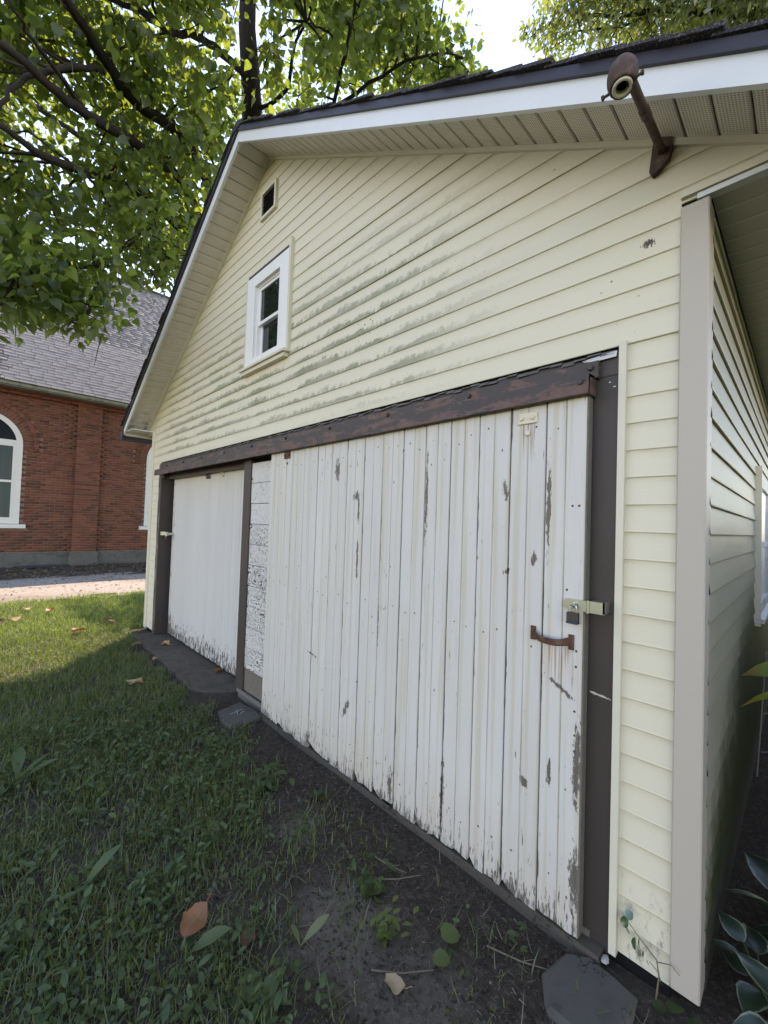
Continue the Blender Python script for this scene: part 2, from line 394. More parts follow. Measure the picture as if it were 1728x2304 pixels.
def m_alligator():
    g = G("cracked_white_boards")
    x, y, z = g.xyz()
    r = g.rnd()
    v = g.vec(g.ma('MULTIPLY', x, 2.0), r, g.ma('MULTIPLY', z, 26))
    w = g.noise(1.6, g.vec(g.ma('MULTIPLY', x, 3.0), g.ma('MULTIPLY', r, 9), g.ma('MULTIPLY', z, 5)), detail=3, dist=1.2)
    ringv = g.ma('ADD', g.ma('MULTIPLY', z, 22), g.ma('MULTIPLY', w, 13))
    ring = g.ma('ABSOLUTE', g.ma('SUBTRACT', g.ma('FRACT', ringv), 0.5))
    br = g.noise(1.0, g.vec(g.ma('MULTIPLY', x, 26), r, g.ma('MULTIPLY', z, 34)), detail=3)
    amt = g.ma('ADD', g.lin(r, 0, 1, 0.02, 0.13), g.ma('MULTIPLY', g.sm(g.noise(2.2), 0.4, 0.6), 0.06))
    zf = g.ma('MULTIPLY', amt, g.sm(z, 1.75, 1.25, 0.15, 1.0))
    crack = g.ma('LESS_THAN', g.ma('ADD', ring, g.ma('MULTIPLY', g.ma('SUBTRACT', br, 0.5), 0.32)), zf)
    base = g.mix(g.noise(4), (0.48, 0.465, 0.44), (0.58, 0.565, 0.54))
    col = g.mix(crack, base, (0.055, 0.048, 0.045))
    g.bump(g.ma('SUBTRACT', 1.0, crack), 0.4, 0.004)
    return g.fin(col, 0.6, 0.3)

def m_brown(rusty=False):
    g = G("brown_trim_paint" + ("_flaking" if rusty else ""))
    x, y, z = g.xyz()
    base = g.mix(g.noise(3), (0.040, 0.031, 0.029), (0.060, 0.047, 0.043))
    if rusty:
        n1 = g.noise(1.0, g.vec(g.ma('MULTIPLY', x, 7), g.ma('MULTIPLY', y, 12), g.ma('MULTIPLY', z, 26)), detail=6, rough=0.7)
        n1 = g.ma('ADD', n1, g.ma('MULTIPLY', g.sm(z, 2.12, 2.06), 0.05))
        c1 = g.sm(n1, 0.53, 0.545)
        base = g.mix(c1, base, g.mix(g.noise(40), (0.085, 0.032, 0.022), (0.15, 0.095, 0.075)))
        n2 = g.noise(1.0, g.vec(g.ma('MULTIPLY', x, 11), 4.0, g.ma('MULTIPLY', z, 30)), detail=6, rough=0.7)
        c2 = g.sm(n2, 0.65, 0.67)
        base = g.mix(c2, base, (0.055, 0.052, 0.06))
        g.bump(g.ma('ADD', c1, c2), -0.5, 0.003)
    else:
        n1 = g.noise(1.0, g.vec(g.ma('MULTIPLY', x, 30), g.ma('MULTIPLY', y, 30), g.ma('MULTIPLY', z, 3)), detail=6, rough=0.7)
        k = g.ma('ADD', n1, g.ma('ADD', g.sm(x, -5.605, -5.64, 0.0, 0.17), -0.0))
        c1 = g.sm(k, 0.70, 0.72)
        base = g.mix(c1, base, g.mix(g.noise(50), (0.14, 0.12, 0.11), (0.34, 0.31, 0.29)))
        sc = spots(g, [(-0.235, 0.90, 0.05, 0.006, -0.12), (-0.20, 2.08, 0.008, 0.004, 0), (-0.215, 2.10, 0.006, 0.004, 0)], 0.4, 70)
        base = g.mix(sc, base, (0.5, 0.47, 0.43))
        g.bump(g.noise(60, g.scale(g.P, 1, 1, 0.15)), 0.12, 0.003)
    return g.fin(base, 0.5, 0.35)

def m_flat(name, c, rough=0.5, spec=0.4, metal=0.0, var=0.12, sc=6, bump=0.0):
    g = G(name)
    d = tuple(max(0, q * (1 - var)) for q in c); l = tuple(q * (1 + var) for q in c)
    n = g.noise(sc, detail=5, rough=0.65)
    if bump: g.bump(n, bump, 0.004)
    return g.fin(g.mix(n, d, l), rough, spec, metal)

def m_soffit():
    g = G("perforated_soffit_vinyl")
    x, y, z = g.xyz()
    base = g.mix(g.noise(2), (0.66, 0.62, 0.545), (0.72, 0.68, 0.60))
    fx = g.ma('ABSOLUTE', g.ma('SUBTRACT', g.ma('FRACT', g.ma('MULTIPLY', x, 118)), 0.5))
    fy = g.ma('ABSOLUTE', g.ma('SUBTRACT', g.ma('FRACT', g.ma('MULTIPLY', y, 110)), 0.5))
    d = g.ma('SQRT', g.ma('MULTIPLY_ADD', fx, fx, g.ma('MULTIPLY', fy, fy)))
    band = g.ma('MULTIPLY', g.sm(y, -0.265, -0.255), g.sm(y, -0.03, -0.045))
    hole = g.ma('MULTIPLY', g.ma('LESS_THAN', d, 0.27), band)
    col = g.mix(g.ma('MULTIPLY', hole, 0.75), base, (0.06, 0.055, 0.05))
    dirt = g.ma('MULTIPLY', g.sm(x, -5.9, -6.3), g.sm(g.noise(9, detail=6, rough=0.7), 0.5, 0.6))
    col = g.mix(g.ma('MULTIPLY', dirt, 0.7), col, (0.16, 0.14, 0.11))
    return g.fin(col, 0.5, 0.3)

def m_rust(name="rusty_iron", c0=(0.045, 0.032, 0.028), c1=(0.085, 0.050, 0.038)):
    g = G(name)
    n = g.noise(28, detail=6, rough=0.7)
    col = g.ramp(n, [(0.3, c0), (0.55, c1), (0.75, (0.16, 0.13, 0.11))])
    g.bump(n, 0.4, 0.004)
    return g.fin(col, 0.75, 0.3)

def m_brick():
    g = G("red_brick")
    r = g.rnd(); v = g.attr('var')
    k = g.ma('FRACT', g.ma('ADD', g.ma('MULTIPLY', r, 7.31), g.ma('MULTIPLY', v, 3.17)))
    col = g.ramp(k, [(0.0, (0.075, 0.036, 0.026)), (0.25, (0.135, 0.052, 0.034)), (0.7, (0.195, 0.072, 0.045)), (0.9, (0.15, 0.060, 0.040)), (1.0, (0.085, 0.042, 0.033))])
    col = g.mix(g.ma('MULTIPLY', g.sm(g.noise(0.9, detail=3), 0.45, 0.65), 0.3), col, (0.10, 0.05, 0.035))
    col = g.mix(g.ma('MULTIPLY', g.sm(g.noise(60, detail=4), 0.5, 0.75), 0.35), col, (0.28, 0.12, 0.08))
    g.bump(g.noise(70, detail=4), 0.3, 0.004)
    return g.fin(col, 0.85, 0.2)

def m_shingle(name="grey_shingle", a=(0.115, 0.105, 0.11), b=(0.19, 0.175, 0.18)):
    g = G(name)
    k = g.ma('FRACT', g.ma('ADD', g.ma('MULTIPLY', g.rnd(), 5.3), g.ma('MULTIPLY', g.attr('var'), 2.9)))
    col = g.mix(k, a, b)
    col = g.mix(g.ma('MULTIPLY', g.sm(g.noise(0.6, detail=5), 0.45, 0.65), 0.4), col, tuple(q * 0.6 for q in a))
    sp = g.noise(160, detail=2)
    col = g.mix(g.ma('MULTIPLY', g.sm(sp, 0.5, 0.7), 0.4), col, (0.30, 0.28, 0.28))
    g.bump(sp, 0.4, 0.003)
    return g.fin(col, 0.9, 0.2)

def m_concrete(name, a, b, stain=(0.05, 0.05, 0.04)):
    g = G(name)
    n = g.noise(2.5, detail=7, rough=0.68)
    col = g.mix(n, a, b)
    col = g.mix(g.ma('MULTIPLY', g.sm(g.noise(5, detail=5), 0.5, 0.68), 0.6), col, stain)
    f = g.noise(90, detail=3)
    col = g.mix(g.ma('MULTIPLY', g.sm(f, 0.55, 0.75), 0.3), col, b)
    cr = g.vor(1.7, g.n('ShaderNodeVectorMath', {0: g.P, 1: g.noise(5, detail=4, col=True)}, operation='ADD').outputs[0], 'DISTANCE_TO_EDGE')
    col = g.mix(g.ma('MULTIPLY', g.sm(cr, 0.012, 0.004), 0.8), col, (0.02, 0.018, 0.014))
    g.bump(g.ma('ADD', n, g.ma('MULTIPLY', f, 0.25)), 0.5, 0.01)
    return g.fin(col, 0.9, 0.2)

def m_ground():
    g = G("lawn_soil")
    x, y, z = g.xyz()
    n = g.noise(3.0, detail=8, rough=0.7)
    f = g.noise(45, detail=5, rough=0.7)
    col = g.mix(n, (0.030, 0.023, 0.018), (0.082, 0.065, 0.051))
    col = g.mix(g.sm(f, 0.50, 0.66), col, (0.105, 0.085, 0.066))
    pb = g.vor(95); col = g.mix(g.ma('MULTIPLY', g.ma('LESS_THAN', pb, 0.22), g.sm(g.noise(14), 0.5, 0.6)), col, (0.17, 0.145, 0.12))
    # pale sandy bare spot
    def bare(cx, cy, r):
        d = g.ma('SQRT', g.ma('ADD', g.ma('POWER', g.ma('SUBTRACT', x, cx), 2), g.ma('POWER', g.ma('SUBTRACT', y, cy), 2)))
        return g.sm(g.ma('ADD', g.ma('DIVIDE', d, r), g.ma('MULTIPLY', g.ma('SUBTRACT', n, 0.5), 1.2)), 1.0, 0.3)
    b = g.ma('MAXIMUM', g.ma('MAXIMUM', bare(-1.50, -0.50, 0.17), bare(-0.95, -0.66, 0.30)), g.ma('MULTIPLY', bare(-0.6, -0.62, 0.3), 0.6))
    col = g.mix(g.ma('MULTIPLY', b, 0.75), col, g.mix(f, (0.095, 0.078, 0.058), (0.21, 0.18, 0.14)))
    far = g.sm(x, -5.5, -7.0)
    col = g.mix(g.ma('MULTIPLY', far, 0.6), col, (0.05, 0.06, 0.02))
    g.bump(g.ma('ADD', g.ma('MULTIPLY', n, 1.0), g.ma('MULTIPLY', f, 0.5)), 0.9, 0.02)
    return g.fin(col, 0.95, 0.1)

def m_far_ground():
    g = G("far_lawn")
    col = g.mix(g.noise(1.5, detail=7), (0.035, 0.05, 0.015), (0.07, 0.09, 0.03))
    g.bump(g.noise(30, detail=4), 0.8, 0.03)
    return g.fin(col, 0.95, 0.1)

def m_gravel():
    g = G("driveway_gravel")
    c = g.vor(55, out=1); d = g.vor(55)
    sep = g.n('ShaderNodeSeparateColor', {0: c}).outputs[0]
    col = g.mix(sep, (0.20, 0.175, 0.15), (0.37, 0.335, 0.30))
    n = g.noise(1.2, g.scale(g.P, 1, 0.4, 1), detail=7, rough=0.7)
    col = g.mix(g.ma('MULTIPLY', g.sm(n, 0.47, 0.66), 0.6), col, (0.17, 0.13, 0.095))
    g.bump(d, -0.6, 0.012)
    return g.fin(col, 0.95, 0.15)

def m_leaf(name, c_dark, c_light, tr, trw=0.45, gloss=0.07, rough=0.4, edge=None, obj=False, vein=True, tip=None):
    g = G(name)
    k = g.attr('var')
    if obj: k = g.ma('FRACT', g.ma('ADD', k, g.rnd()))
    col = g.mix(k, c_dark, c_light)
    ed = g.attr('edge')
    if vein:
        col = g.mix(g.ma('MULTIPLY', g.sm(ed, 0.12, 0.0), 0.35), col, c_light)
    if edge:
        col = g.mix(g.sm(g.ma('ADD', ed, g.ma('MULTIPLY', g.ma('SUBTRACT', g.noise(30), 0.5), 0.4)), 0.78, 0.9), col, edge)
    if tip:
        col = g.mix(g.sm(g.ma('ADD', g.attr('along'), g.ma('MULTIPLY', g.noise(14), 0.5)), 0.8, 1.2), col, tip)
    col = g.mix(g.ma('MULTIPLY', g.sm(g.noise(25, detail=3), 0.45, 0.7), 0.3), col, c_dark)
    df = g.n('ShaderNodeBsdfDiffuse', {0: col})
    t = g.n('ShaderNodeBsdfTranslucent', {0: g.mix(k, tuple(q * 0.75 for q in tr), tr)})
    mx = g.n('ShaderNodeMixShader', {0: trw, 1: df.outputs[0], 2: t.outputs[0]})
    gl = g.n('ShaderNodeBsdfGlossy', {0: (0.9, 0.95, 1.0), 1: rough})
    mx2 = g.n('ShaderNodeMixShader', {0: gloss, 1: mx.outputs[0], 2: gl.outputs[0]})
    g.nt.links.new(mx2.outputs[0], g.out.inputs[0])
    return g.m

def m_bark(name="bark", a=(0.016, 0.013, 0.012), b=(0.050, 0.041, 0.036)):
    g = G(name)
    n = g.noise(7, g.scale(g.P, 3, 3, 0.6), detail=7, rough=0.7)
    g.bump(n, 0.8, 0.03)
    return g.fin(g.mix(n, a, b), 0.9, 0.15)

def m_glass(c=(0.012, 0.014, 0.014)):
    g = G("dark_window_glass")
    g.bump(g.noise(2.0, detail=1), 0.02, 0.01)
    return g.fin(c, 0.03, 0.6)

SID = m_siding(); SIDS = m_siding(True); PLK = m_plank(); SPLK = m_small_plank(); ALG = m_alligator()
BRN = m_brown(); BRNR = m_brown(True)
CREAM = m_flat("cream_trim", (0.585, 0.55, 0.44), 0.45, var=0.08)
TAUPE = m_flat("taupe_corner_post", (0.42, 0.375, 0.32), 0.5, var=0.05, sc=200)
FASC = m_flat("white_fascia_aluminium", (0.61, 0.63, 0.645), 0.35, var=0.06)
SOF = m_soffit()
SOFE = m_flat("taupe_eave_soffit", (0.56, 0.53, 0.47), 0.5, var=0.05)
RIB = m_flat("pale_soffit_rib", (0.72, 0.69, 0.63), 0.5, var=0.05)
DRIP = m_flat("dark_drip_edge", (0.028, 0.026, 0.036), 0.45, var=0.2)
ROOFM = m_shingle("dark_roof_shingle", (0.030, 0.028, 0.033), (0.055, 0.05, 0.055))
WHITE = m_flat("white_window_vinyl", (0.72, 0.72, 0.71), 0.35, var=0.04)
GLASS = m_glass()
DARK = m_flat("dark_interior", (0.012, 0.011, 0.011), 0.9, 0.1)
GREYW = m_flat("weathered_wood", (0.14, 0.125, 0.105), 0.8, 0.2, var=0.35, sc=25, bump=0.4)
LOUV = m_flat("brown_louver", (0.045, 0.038, 0.042), 0.6, var=0.2)
RUST = m_rust(); RUST2 = m_rust("flaking_rust", (0.045, 0.022, 0.016), (0.11, 0.048, 0.028))
PORC = m_flat("porcelain_socket", (0.50, 0.48, 0.38), 0.3, var=0.1)
ZINC = m_flat("zinc_steel", (0.50, 0.53, 0.47), 0.28, 0.5, 0.9, var=0.08)
BRASS = m_flat("dull_padlock_body", (0.075, 0.065, 0.055), 0.4, 0.5, 0.7, var=0.2, sc=60)
BLUEP = m_flat("blue_black_bumper", (0.03, 0.032, 0.07), 0.45)
IVORY = m_flat("painted_plate", (0.62, 0.56, 0.43), 0.55, var=0.2, sc=40)

# ------------------------------------------------------------------ ground, driveway, beds
def hnoise(X, Y):
    return (np.sin(X * 3.1 + Y * 1.7) * 0.5 + np.sin(X * 7.3 - Y * 5.1 + 1.3) * 0.3 + np.sin(X * 1.3 + Y * 9.7 + 0.4) * 0.2 + np.sin(X * 17 + Y * 13) * 0.12)
def gz(X, Y):
    return -0.052 + 0.010 * hnoise(X, Y)
GR = m_ground()
def sheet(name, x0, x1, y0, y1, step, m, zf):
    xs = np.arange(x0, x1 + 1e-6, step); ys = np.arange(y0, y1 + 1e-6, step)
    X, Y = np.meshgrid(xs, ys); Z = zf(X, Y)
    V = np.stack([X.ravel(), Y.ravel(), Z.ravel()], 1)
    nx, ny = len(xs), len(ys)
    i = (np.arange(ny - 1)[:, None] * nx + np.arange(nx - 1)[None]).ravel()
    F = np.stack([i, i + 1, i + nx + 1, i + nx], 1)
    o = link(bpy.data.objects.new(name, fast_mesh(name, V, [F], m, smooth=True)))
    return tag(o, kind='structure')
o = sheet("ground", -9.4, 2.2, -6.0, 7.0, 0.05, GR, lambda X, Y: gz(X, Y)); o['label'] = "dark bare soil and lawn in front of the garage"
mb = MB(); mb.add([(-220, -220, -0.14), (220, -220, -0.14), (220, 220, -0.14), (-220, 220, -0.14)], [(0, 1, 2, 3)])
tag(mb.build("far_ground", m_far_ground()), "grass beyond the yard", kind='structure')
o = sheet("driveway", -12.6, -9.0, -14, 14, 0.1, m_gravel(), lambda X, Y: -0.046 + 0.006 * np.sin(X * 5 + Y * 2)); o['label'] = "pale gravel driveway between lawn and brick church"
LIT = m_concrete("leaf_litter_soil", (0.045, 0.035, 0.028), (0.11, 0.085, 0.065))
o = sheet("ground_strip", -14.95, -12.2, -14, 14, 0.1, LIT, lambda X, Y: -0.040 + 0.015 * np.sin(X * 9 + Y * 4) - 0.02 * np.clip((X + 12.6) / 0.4, 0, 1)); o['label'] = "bed of dark soil and dead leaves along the church wall"

# concrete apron in front of the left door
CONC = m_concrete("old_concrete", (0.055, 0.044, 0.034), (0.135, 0.112, 0.088))
def slab(mb, ring, z0, z1, jag=0.0, bev=0.012):
    pts = []
    n = len(ring)
    for i in range(n):
        a, b = np.array(ring[i]), np.array(ring[(i + 1) % n])
        k = max(1, int(np.linalg.norm(b - a) / 0.07)) if jag else 1
        for j in range(k):
            p = a + (b - a) * j / k
            if jag: p = p + RNG.normal(0, jag, 2)
            pts.append(p)
    c = np.mean(pts, 0); n = len(pts)
    inn = [p + (c - p) / max(np.linalg.norm(c - p), 1e-6) * bev for p in pts]
    vs_ = [(p[0], p[1], z0) for p in pts] + [(p[0], p[1], z1 - bev) for p in pts] + [(p[0], p[1], z1) for p in inn]
    fs = [(i, (i + 1) % n, n + (i + 1) % n, n + i) for i in range(n)] + [(n + i, n + (i + 1) % n, 2 * n + (i + 1) % n, 2 * n + i) for i in range(n)]
    fs.append(tuple(2 * n + i for i in range(n)))
    mb.add(vs_, fs)
mb = MB(); slab(mb, [(-5.75, -0.26), (-4.9, -0.245), (-4.12, -0.27), (-3.62, -0.30), (-3.40, -0.22), (-3.28, 0.0), (-3.28, 0.19), (-5.62, 0.19), (-5.75, 0.05)], -0.12, -0.018, 0.008)
tag(mb.build("apron", CONC), "cracked concrete apron under the far left door", kind='structure')

# ------------------------------------------------------------------ GARAGE
gar = empty("garage", (0, 0, 0), "cream sided gabled garage with two sliding plank doors", "garage")
PX, PZ, SL = -3.036, 4.745, 0.6        # wall peak and rake slope
def rake(x): return PZ - SL * abs(x - PX)

# --- front wall backing (with holes for window and doors)
mb = MB()
mb.box(-6.03, -5.66, 0.002, 0.10, -0.06, 2.2); mb.box(-0.20, 0.0, 0.002, 0.10, -0.06, 2.2)
mb.box(-6.10, 0.07, 0.002, 0.10, 2.2, 2.70)
hx0, hx1, hz0, hz1 = -3.17, -2.74, 2.96, 3.62
def gpoly(x0, x1, zlo, zhi=None):
    xs = [x0] + ([PX] if x0 < PX < x1 else []) + [x1]
    top = [(x, min(rake(x) - 0.012, zhi) if zhi else rake(x) - 0.012) for x in xs]
    mb.prism([(x0, zlo), (x1, zlo)] + top[::-1], 'y', 0.002, 0.10)
gpoly(-6.36, hx0, 2.70); gpoly(hx1, 0.29, 2.70)
mb.box(hx0, hx1, 0.002, 0.10, 2.70, hz0)
mb.prism([(hx0, hz1), (hx1, hz1), (hx1, rake(hx1) - 0.012), (PX, rake(PX) - 0.012), (hx0, rake(hx0) - 0.012)], 'y', 0.002, 0.10)
wall = mb.build("front_wall", DARK, gar)
def course(parent, x0b, x1b, x0t, x1t, z0, z1, m, joints=(), dy=0.0):
    segs = []
    cuts = sorted(j for j in joints if max(x0b, x0t) + 0.15 < j < min(x1b, x1t) - 0.15)
    L = [(x0b, x0t)] + [(c, c) for c in cuts]; R_ = [(c + 0.02, c + 0.02) for c in cuts] + [(x1b, x1t)]
    for q, ((lb, lt), (rb, rt)) in enumerate(zip(L, R_)):
        m_ = MB(); d = -0.0026 * (q % 2) + dy; zl = z0 + random.uniform(-0.0006, 0.0006)
        yb, yt, lip = -0.0092 + d, -0.0035 + d, 0.008
        prof = [(0.0, zl + 0.004, 0), (yb + 0.002, zl, 0), (yb, zl + 0.003, 0), (yb + 0.001, zl + lip, 0), (yt, z1 + 0.006, 1), (0.0, z1 + 0.008, 1)]
        n = len(prof)
        vs_ = [((lb + (lt - lb) * (p[1] - z0) / (z1 - z0)), p[0], p[1]) for p in prof] + [((rb + (rt - rb) * (p[1] - z0) / (z1 - z0)), p[0], p[1]) for p in prof]
        m_.add(vs_, [(i, n + i, n + i + 1, i + 1) for i in range(n - 1)] + [tuple(range(n)), tuple(range(2 * n - 1, n - 1, -1))])
        m_.build("siding_board", m, parent)
for j in range(22):
    course(wall, -6.03, -5.715, -6.03, -5.715, j * S, (j + 1) * S, SID)
    course(wall, -0.160, 0.004, -0.160, 0.004, j * S, (j + 1) * S, SID)
for j in range(22, 47):
    z0, z1 = j * S, (j + 1) * S
    def ext(z): return min((PZ - 0.02 - z) / SL, 3.33)
    if z1 < 2.70: a = (-6.03, 0.004, -6.03, 0.004)
    elif ext(z1) <= 0.02:
        if ext(z0) > 0.03:
            a = (PX - ext(z0), PX + ext(z0), PX - 0.01, PX + 0.01)
        else: continue
    else: a = (PX - ext(z0), PX + ext(z0), PX - ext(z1), PX + ext(z1))
    if j == 26: a = (-6.03, 0.004, -6.03, 0.004)
    js = [-2.35 - 0.35 * ((j // 2) % 3)] if j % 2 == 0 else [-2.35 - 0.35 * ((j // 2) % 3)]
    js = [[-1.97], [-5.15], [-2.36], [-1.55], [-4.6]][(j // 2) % 5]
    if z0 >= 2.93 and z1 <= 3.72:
        course(wall, a[0], -3.29, a[2], -3.29, z0, z1, SID); course(wall, -2.62, a[1], -2.62, a[3], z0, z1, SID, js if js[0] > -2.5 else ())
    else:
        course(wall, a[0], a[1], a[2], a[3], z0, z1, SID, js)
# small infill of siding below the left rake foot, trims
mb = MB()
mb.prism([(-6.36, 2.665), (-6.03, 2.665), (-6.03, 2.745), (-6.34, 2.745)], 'y', -0.008, 0.0)
mb.build("siding_infill", SID, wall)
mb = MB(); mb.prism([(0.004, 2.69), (0.30, 2.69), (0.30, 2.745), (0.004, 2.745)], 'y', -0.008, 0.0); mb.build("siding_infill", SID, wall)
def slope_bar(mb, x0, x1, zt, zb, y0, y1):    # bar following the rake; zt/zb offsets from rake line
    mb.hexa([(x0, y0, rake(x0) + zb), (x1, y0, rake(x1) + zb), (x1, y1, rake(x1) + zb), (x0, y1, rake(x0) + zb),
             (x0, y0, rake(x0) + zt), (x1, y0, rake(x1) + zt), (x1, y1, rake(x1) + zt), (x0, y1, rake(x0) + zt)])
for a, b in ((-6.36, PX), (PX, 0.30)):
    mb = MB(); slope_bar(mb, a, b, 0.0, -0.026, -0.024, 0.0); mb.build("rake_trim", CREAM, gar)
# corner trims
mb = MB(); mb.bbox(-6.11, -6.03, -0.024, 0.06, -0.018, 2.70, 0.004); mb.build("corner_trim", CREAM, gar)
mb = MB(); mb.bbox(0.004, 0.086, -0.026, 0.07, 0.012, 2.668, 0.004)
cp = mb.build("corner_post", TAUPE, gar); cp['label'] = "taupe corner post"
# side / rear walls
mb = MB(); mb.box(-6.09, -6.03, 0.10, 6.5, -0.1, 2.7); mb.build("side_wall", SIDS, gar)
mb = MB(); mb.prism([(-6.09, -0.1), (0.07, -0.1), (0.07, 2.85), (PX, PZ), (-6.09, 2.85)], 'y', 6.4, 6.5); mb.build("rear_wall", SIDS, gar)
mb = MB(); mb.box(0.0, 0.073, 0.10, 6.5, -0.12, 2.70)
sw = mb.build("side_wall", GREYW, gar)
for j in range(26):
    z0, z1 = j * S, (j + 1) * S
    mb = MB(); n = 5; w = 0.0015 * math.sin(j * 2.1)
    ys = [0.05, 0.9, 2.2, 3.6, 6.5]
    xb = lambda y: 0.0885 + w + 0.0016 * math.sin(y * 3 + j)
    V_ = []
    for y in ys: V_ += [(0.074, y, z0 + 0.004), (xb(y) - 0.001, y, z0), (xb(y), y, z0 + 0.004), (0.077, y, z1 + 0.008)]
    F_ = [(4 * i + k, 4 * i + 4 + k, 4 * i + 5 + k, 4 * i + 1 + k) for i in range(4) for k in range(3)]
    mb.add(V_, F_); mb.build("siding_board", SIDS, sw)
mb = MB(); mb.box(0.073, 0.082, 0.03, 6.5, 2.635, 2.69); mb.build("frieze_board", DRIP, gar)
V_ = MB()
pts = [(0.083, y, 2.632 + 0.006 * math.sin(y * 5) + 0.004 * math.sin(y * 13)) for y in np.linspace(0.07, 6.4, 60)]
V_.tube(pts, 0.006, 6); V_.build("wall_trim", CREAM, gar)

# --- roof
def ztop(x): return rake(x) + 0.118
roofm = MB()
for a, b in ((-6.47, PX), (PX, 0.45)):
    roofm.hexa([(a, -0.305, rake(a) + 0.053), (b, -0.305, rake(b) + 0.053), (b, 6.8, rake(b) + 0.053), (a, 6.8, rake(a) + 0.053),
                (a, -0.305, ztop(a) - 0.02), (b, -0.305, ztop(b) - 0.02), (b, 6.8, ztop(b) - 0.02), (a, 6.8, ztop(a) - 0.02)])
roof = roofm.build("roof", ROOFM, gar)
for a, b in ((-6.43, PX), (PX, 0.43)):
    for a2, b2, y2 in (((a, b, 0),) if a < -4 else ((a, -2.62, 0), (-2.64, b, 0.0016))):
        mb = MB(); slope_bar(mb, a2, b2, 0.030 + y2 * .4, -0.060 - y2 * .4, -0.302 - y2, -0.282 - y2); mb.build("fascia", FASC, gar)
    mb = MB(); slope_bar(mb, a - 0.01 * (a < -4), b, 0.072, 0.030, -0.318, -0.280); mb.build("drip_edge", DRIP, roof)
# rake-edge shingle butts: thin courses that step along the slope
c_, s_ = math.cos(math.atan(SL)), math.sin(math.atan(SL))
for side in (-1, 1):
    L = 3.49 / c_
    k = 0; d = 0.02
    while d < L - 0.1:
        w = 0.142
        mb = MB()
        jut = -0.335 + random.uniform(-0.012, 0.010)
        t0, t1 = 0.007 + random.uniform(0, 0.008) * (side > 0), 0.004
        # butt (thick) end down-slope
        def P(dd, y, h):
            x = PX + side * (dd * c_ + h * s_); z = PZ + 0.070 - dd * s_ + h * c_ + 0.0
            return (x, y, z)
        d0, d1 = d - 0.03, d + w
        ring = [P(d0, jut, 0.002), P(d1, jut, 0.012), P(d1, jut, 0.012 + t0), P(d0, jut, 0.012)]
        rr = [(p[0], 0.6, p[2]) for p in ring]
        mb.add(ring + rr, [(0, 1, 2, 3), (7, 6, 5, 4), (0, 4, 5, 1), (1, 5, 6, 2), (2, 6, 7, 3), (3, 7, 4, 0)])
        mb.build("shingle", ROOFM, roof)
        d += w; k += 1
mb = MB()
for i in range(24):
    y0 = -0.325 + i * 0.3
    mb.hexa([(PX - 0.15, y0, ztop(PX) - 0.085), (PX + 0.15, y0, ztop(PX) - 0.085), (PX + 0.15, y0 + 0.3, ztop(PX) - 0.09), (PX - 0.15, y0 + 0.3, ztop(PX) - 0.09),
             (PX - 0.01, y0, ztop(PX) - 0.016), (PX + 0.01, y0, ztop(PX) - 0.016), (PX + 0.01, y0 + 0.3, ztop(PX) - 0.022), (PX - 0.01, y0 + 0.3, ztop(PX) - 0.022)])
mb.build("ridge_cap", ROOFM, roof)
# rake soffits: ribbed panels, each its own board
sof = MB()
for a, b in ((-6.42, PX), (PX, 0.36)):
    slope_bar(sof, a, b, 0.052, 0.018, -0.29, 0.0)
soff = sof.build("soffit", SOF, gar)
PW = 0.0925
for side in (-1, 1):
    k = 0
    while (k + 1) * PW < 3.40:
        xa, xb_ = PX + side * (k * PW + 0.0018), PX + side * ((k + 1) * PW - 0.0018)
        mb = MB()
        yo, yi = -0.279, -0.002
        def Q(x, y, h): return (x, y, rake(x) - 0.012 * (y < -0.1) + h)
        e = 0.006 * side
        # shallow tray section: face flush, bevelled long edges rising into the joint
        mb.add([Q(xa, yo, 0.007), Q(xa + e, yo, 0.0), Q(xb_ - e, yo, 0.0), Q(xb_, yo, 0.007),
                Q(xa, yi, 0.007), Q(xa + e, yi, 0.0), Q(xb_ - e, yi, 0.0), Q(xb_, yi, 0.007)],
               [(0, 4, 5, 1), (1, 5, 6, 2), (2, 6, 7, 3), (0, 1, 2, 3), (7, 6, 5, 4)])
        mb.build("soffit_panel", SOF, soff); k += 1
# foot of the left rake: white return, eave fascia, gutter
mb = MB(); mb.prism([(-6.42, -0.281), (-6.10, -0.281), (-6.10, 0.0), (-6.42, 0.0)], 'z', 2.688, 2.70); mb.build("eave_return", FASC, gar)
mb = MB(); mb.box(-6.42, -6.10, 0.0, 6.5, 2.69, 2.705); mb.box(-6.44, -6.42, -0.28, 6.6, 2.64, 2.74); mb.build("eave_soffit", SOFE, gar)
mb = MB(); mb.prism([(-6.442, 2.578), (-6.52, 2.578), (-6.565, 2.63), (-6.57, 2.705), (-6.558, 2.705), (-6.55, 2.635), (-6.515, 2.590), (-6.442, 2.590)], 'y', -0.31, 6.7)
mb.prism([(-6.442, 2.578), (-6.52, 2.578), (-6.565, 2.63), (-6.57, 2.705), (-6.442, 2.705)], 'y', -0.318, -0.309)
mb.build("gutter", DRIP, gar)
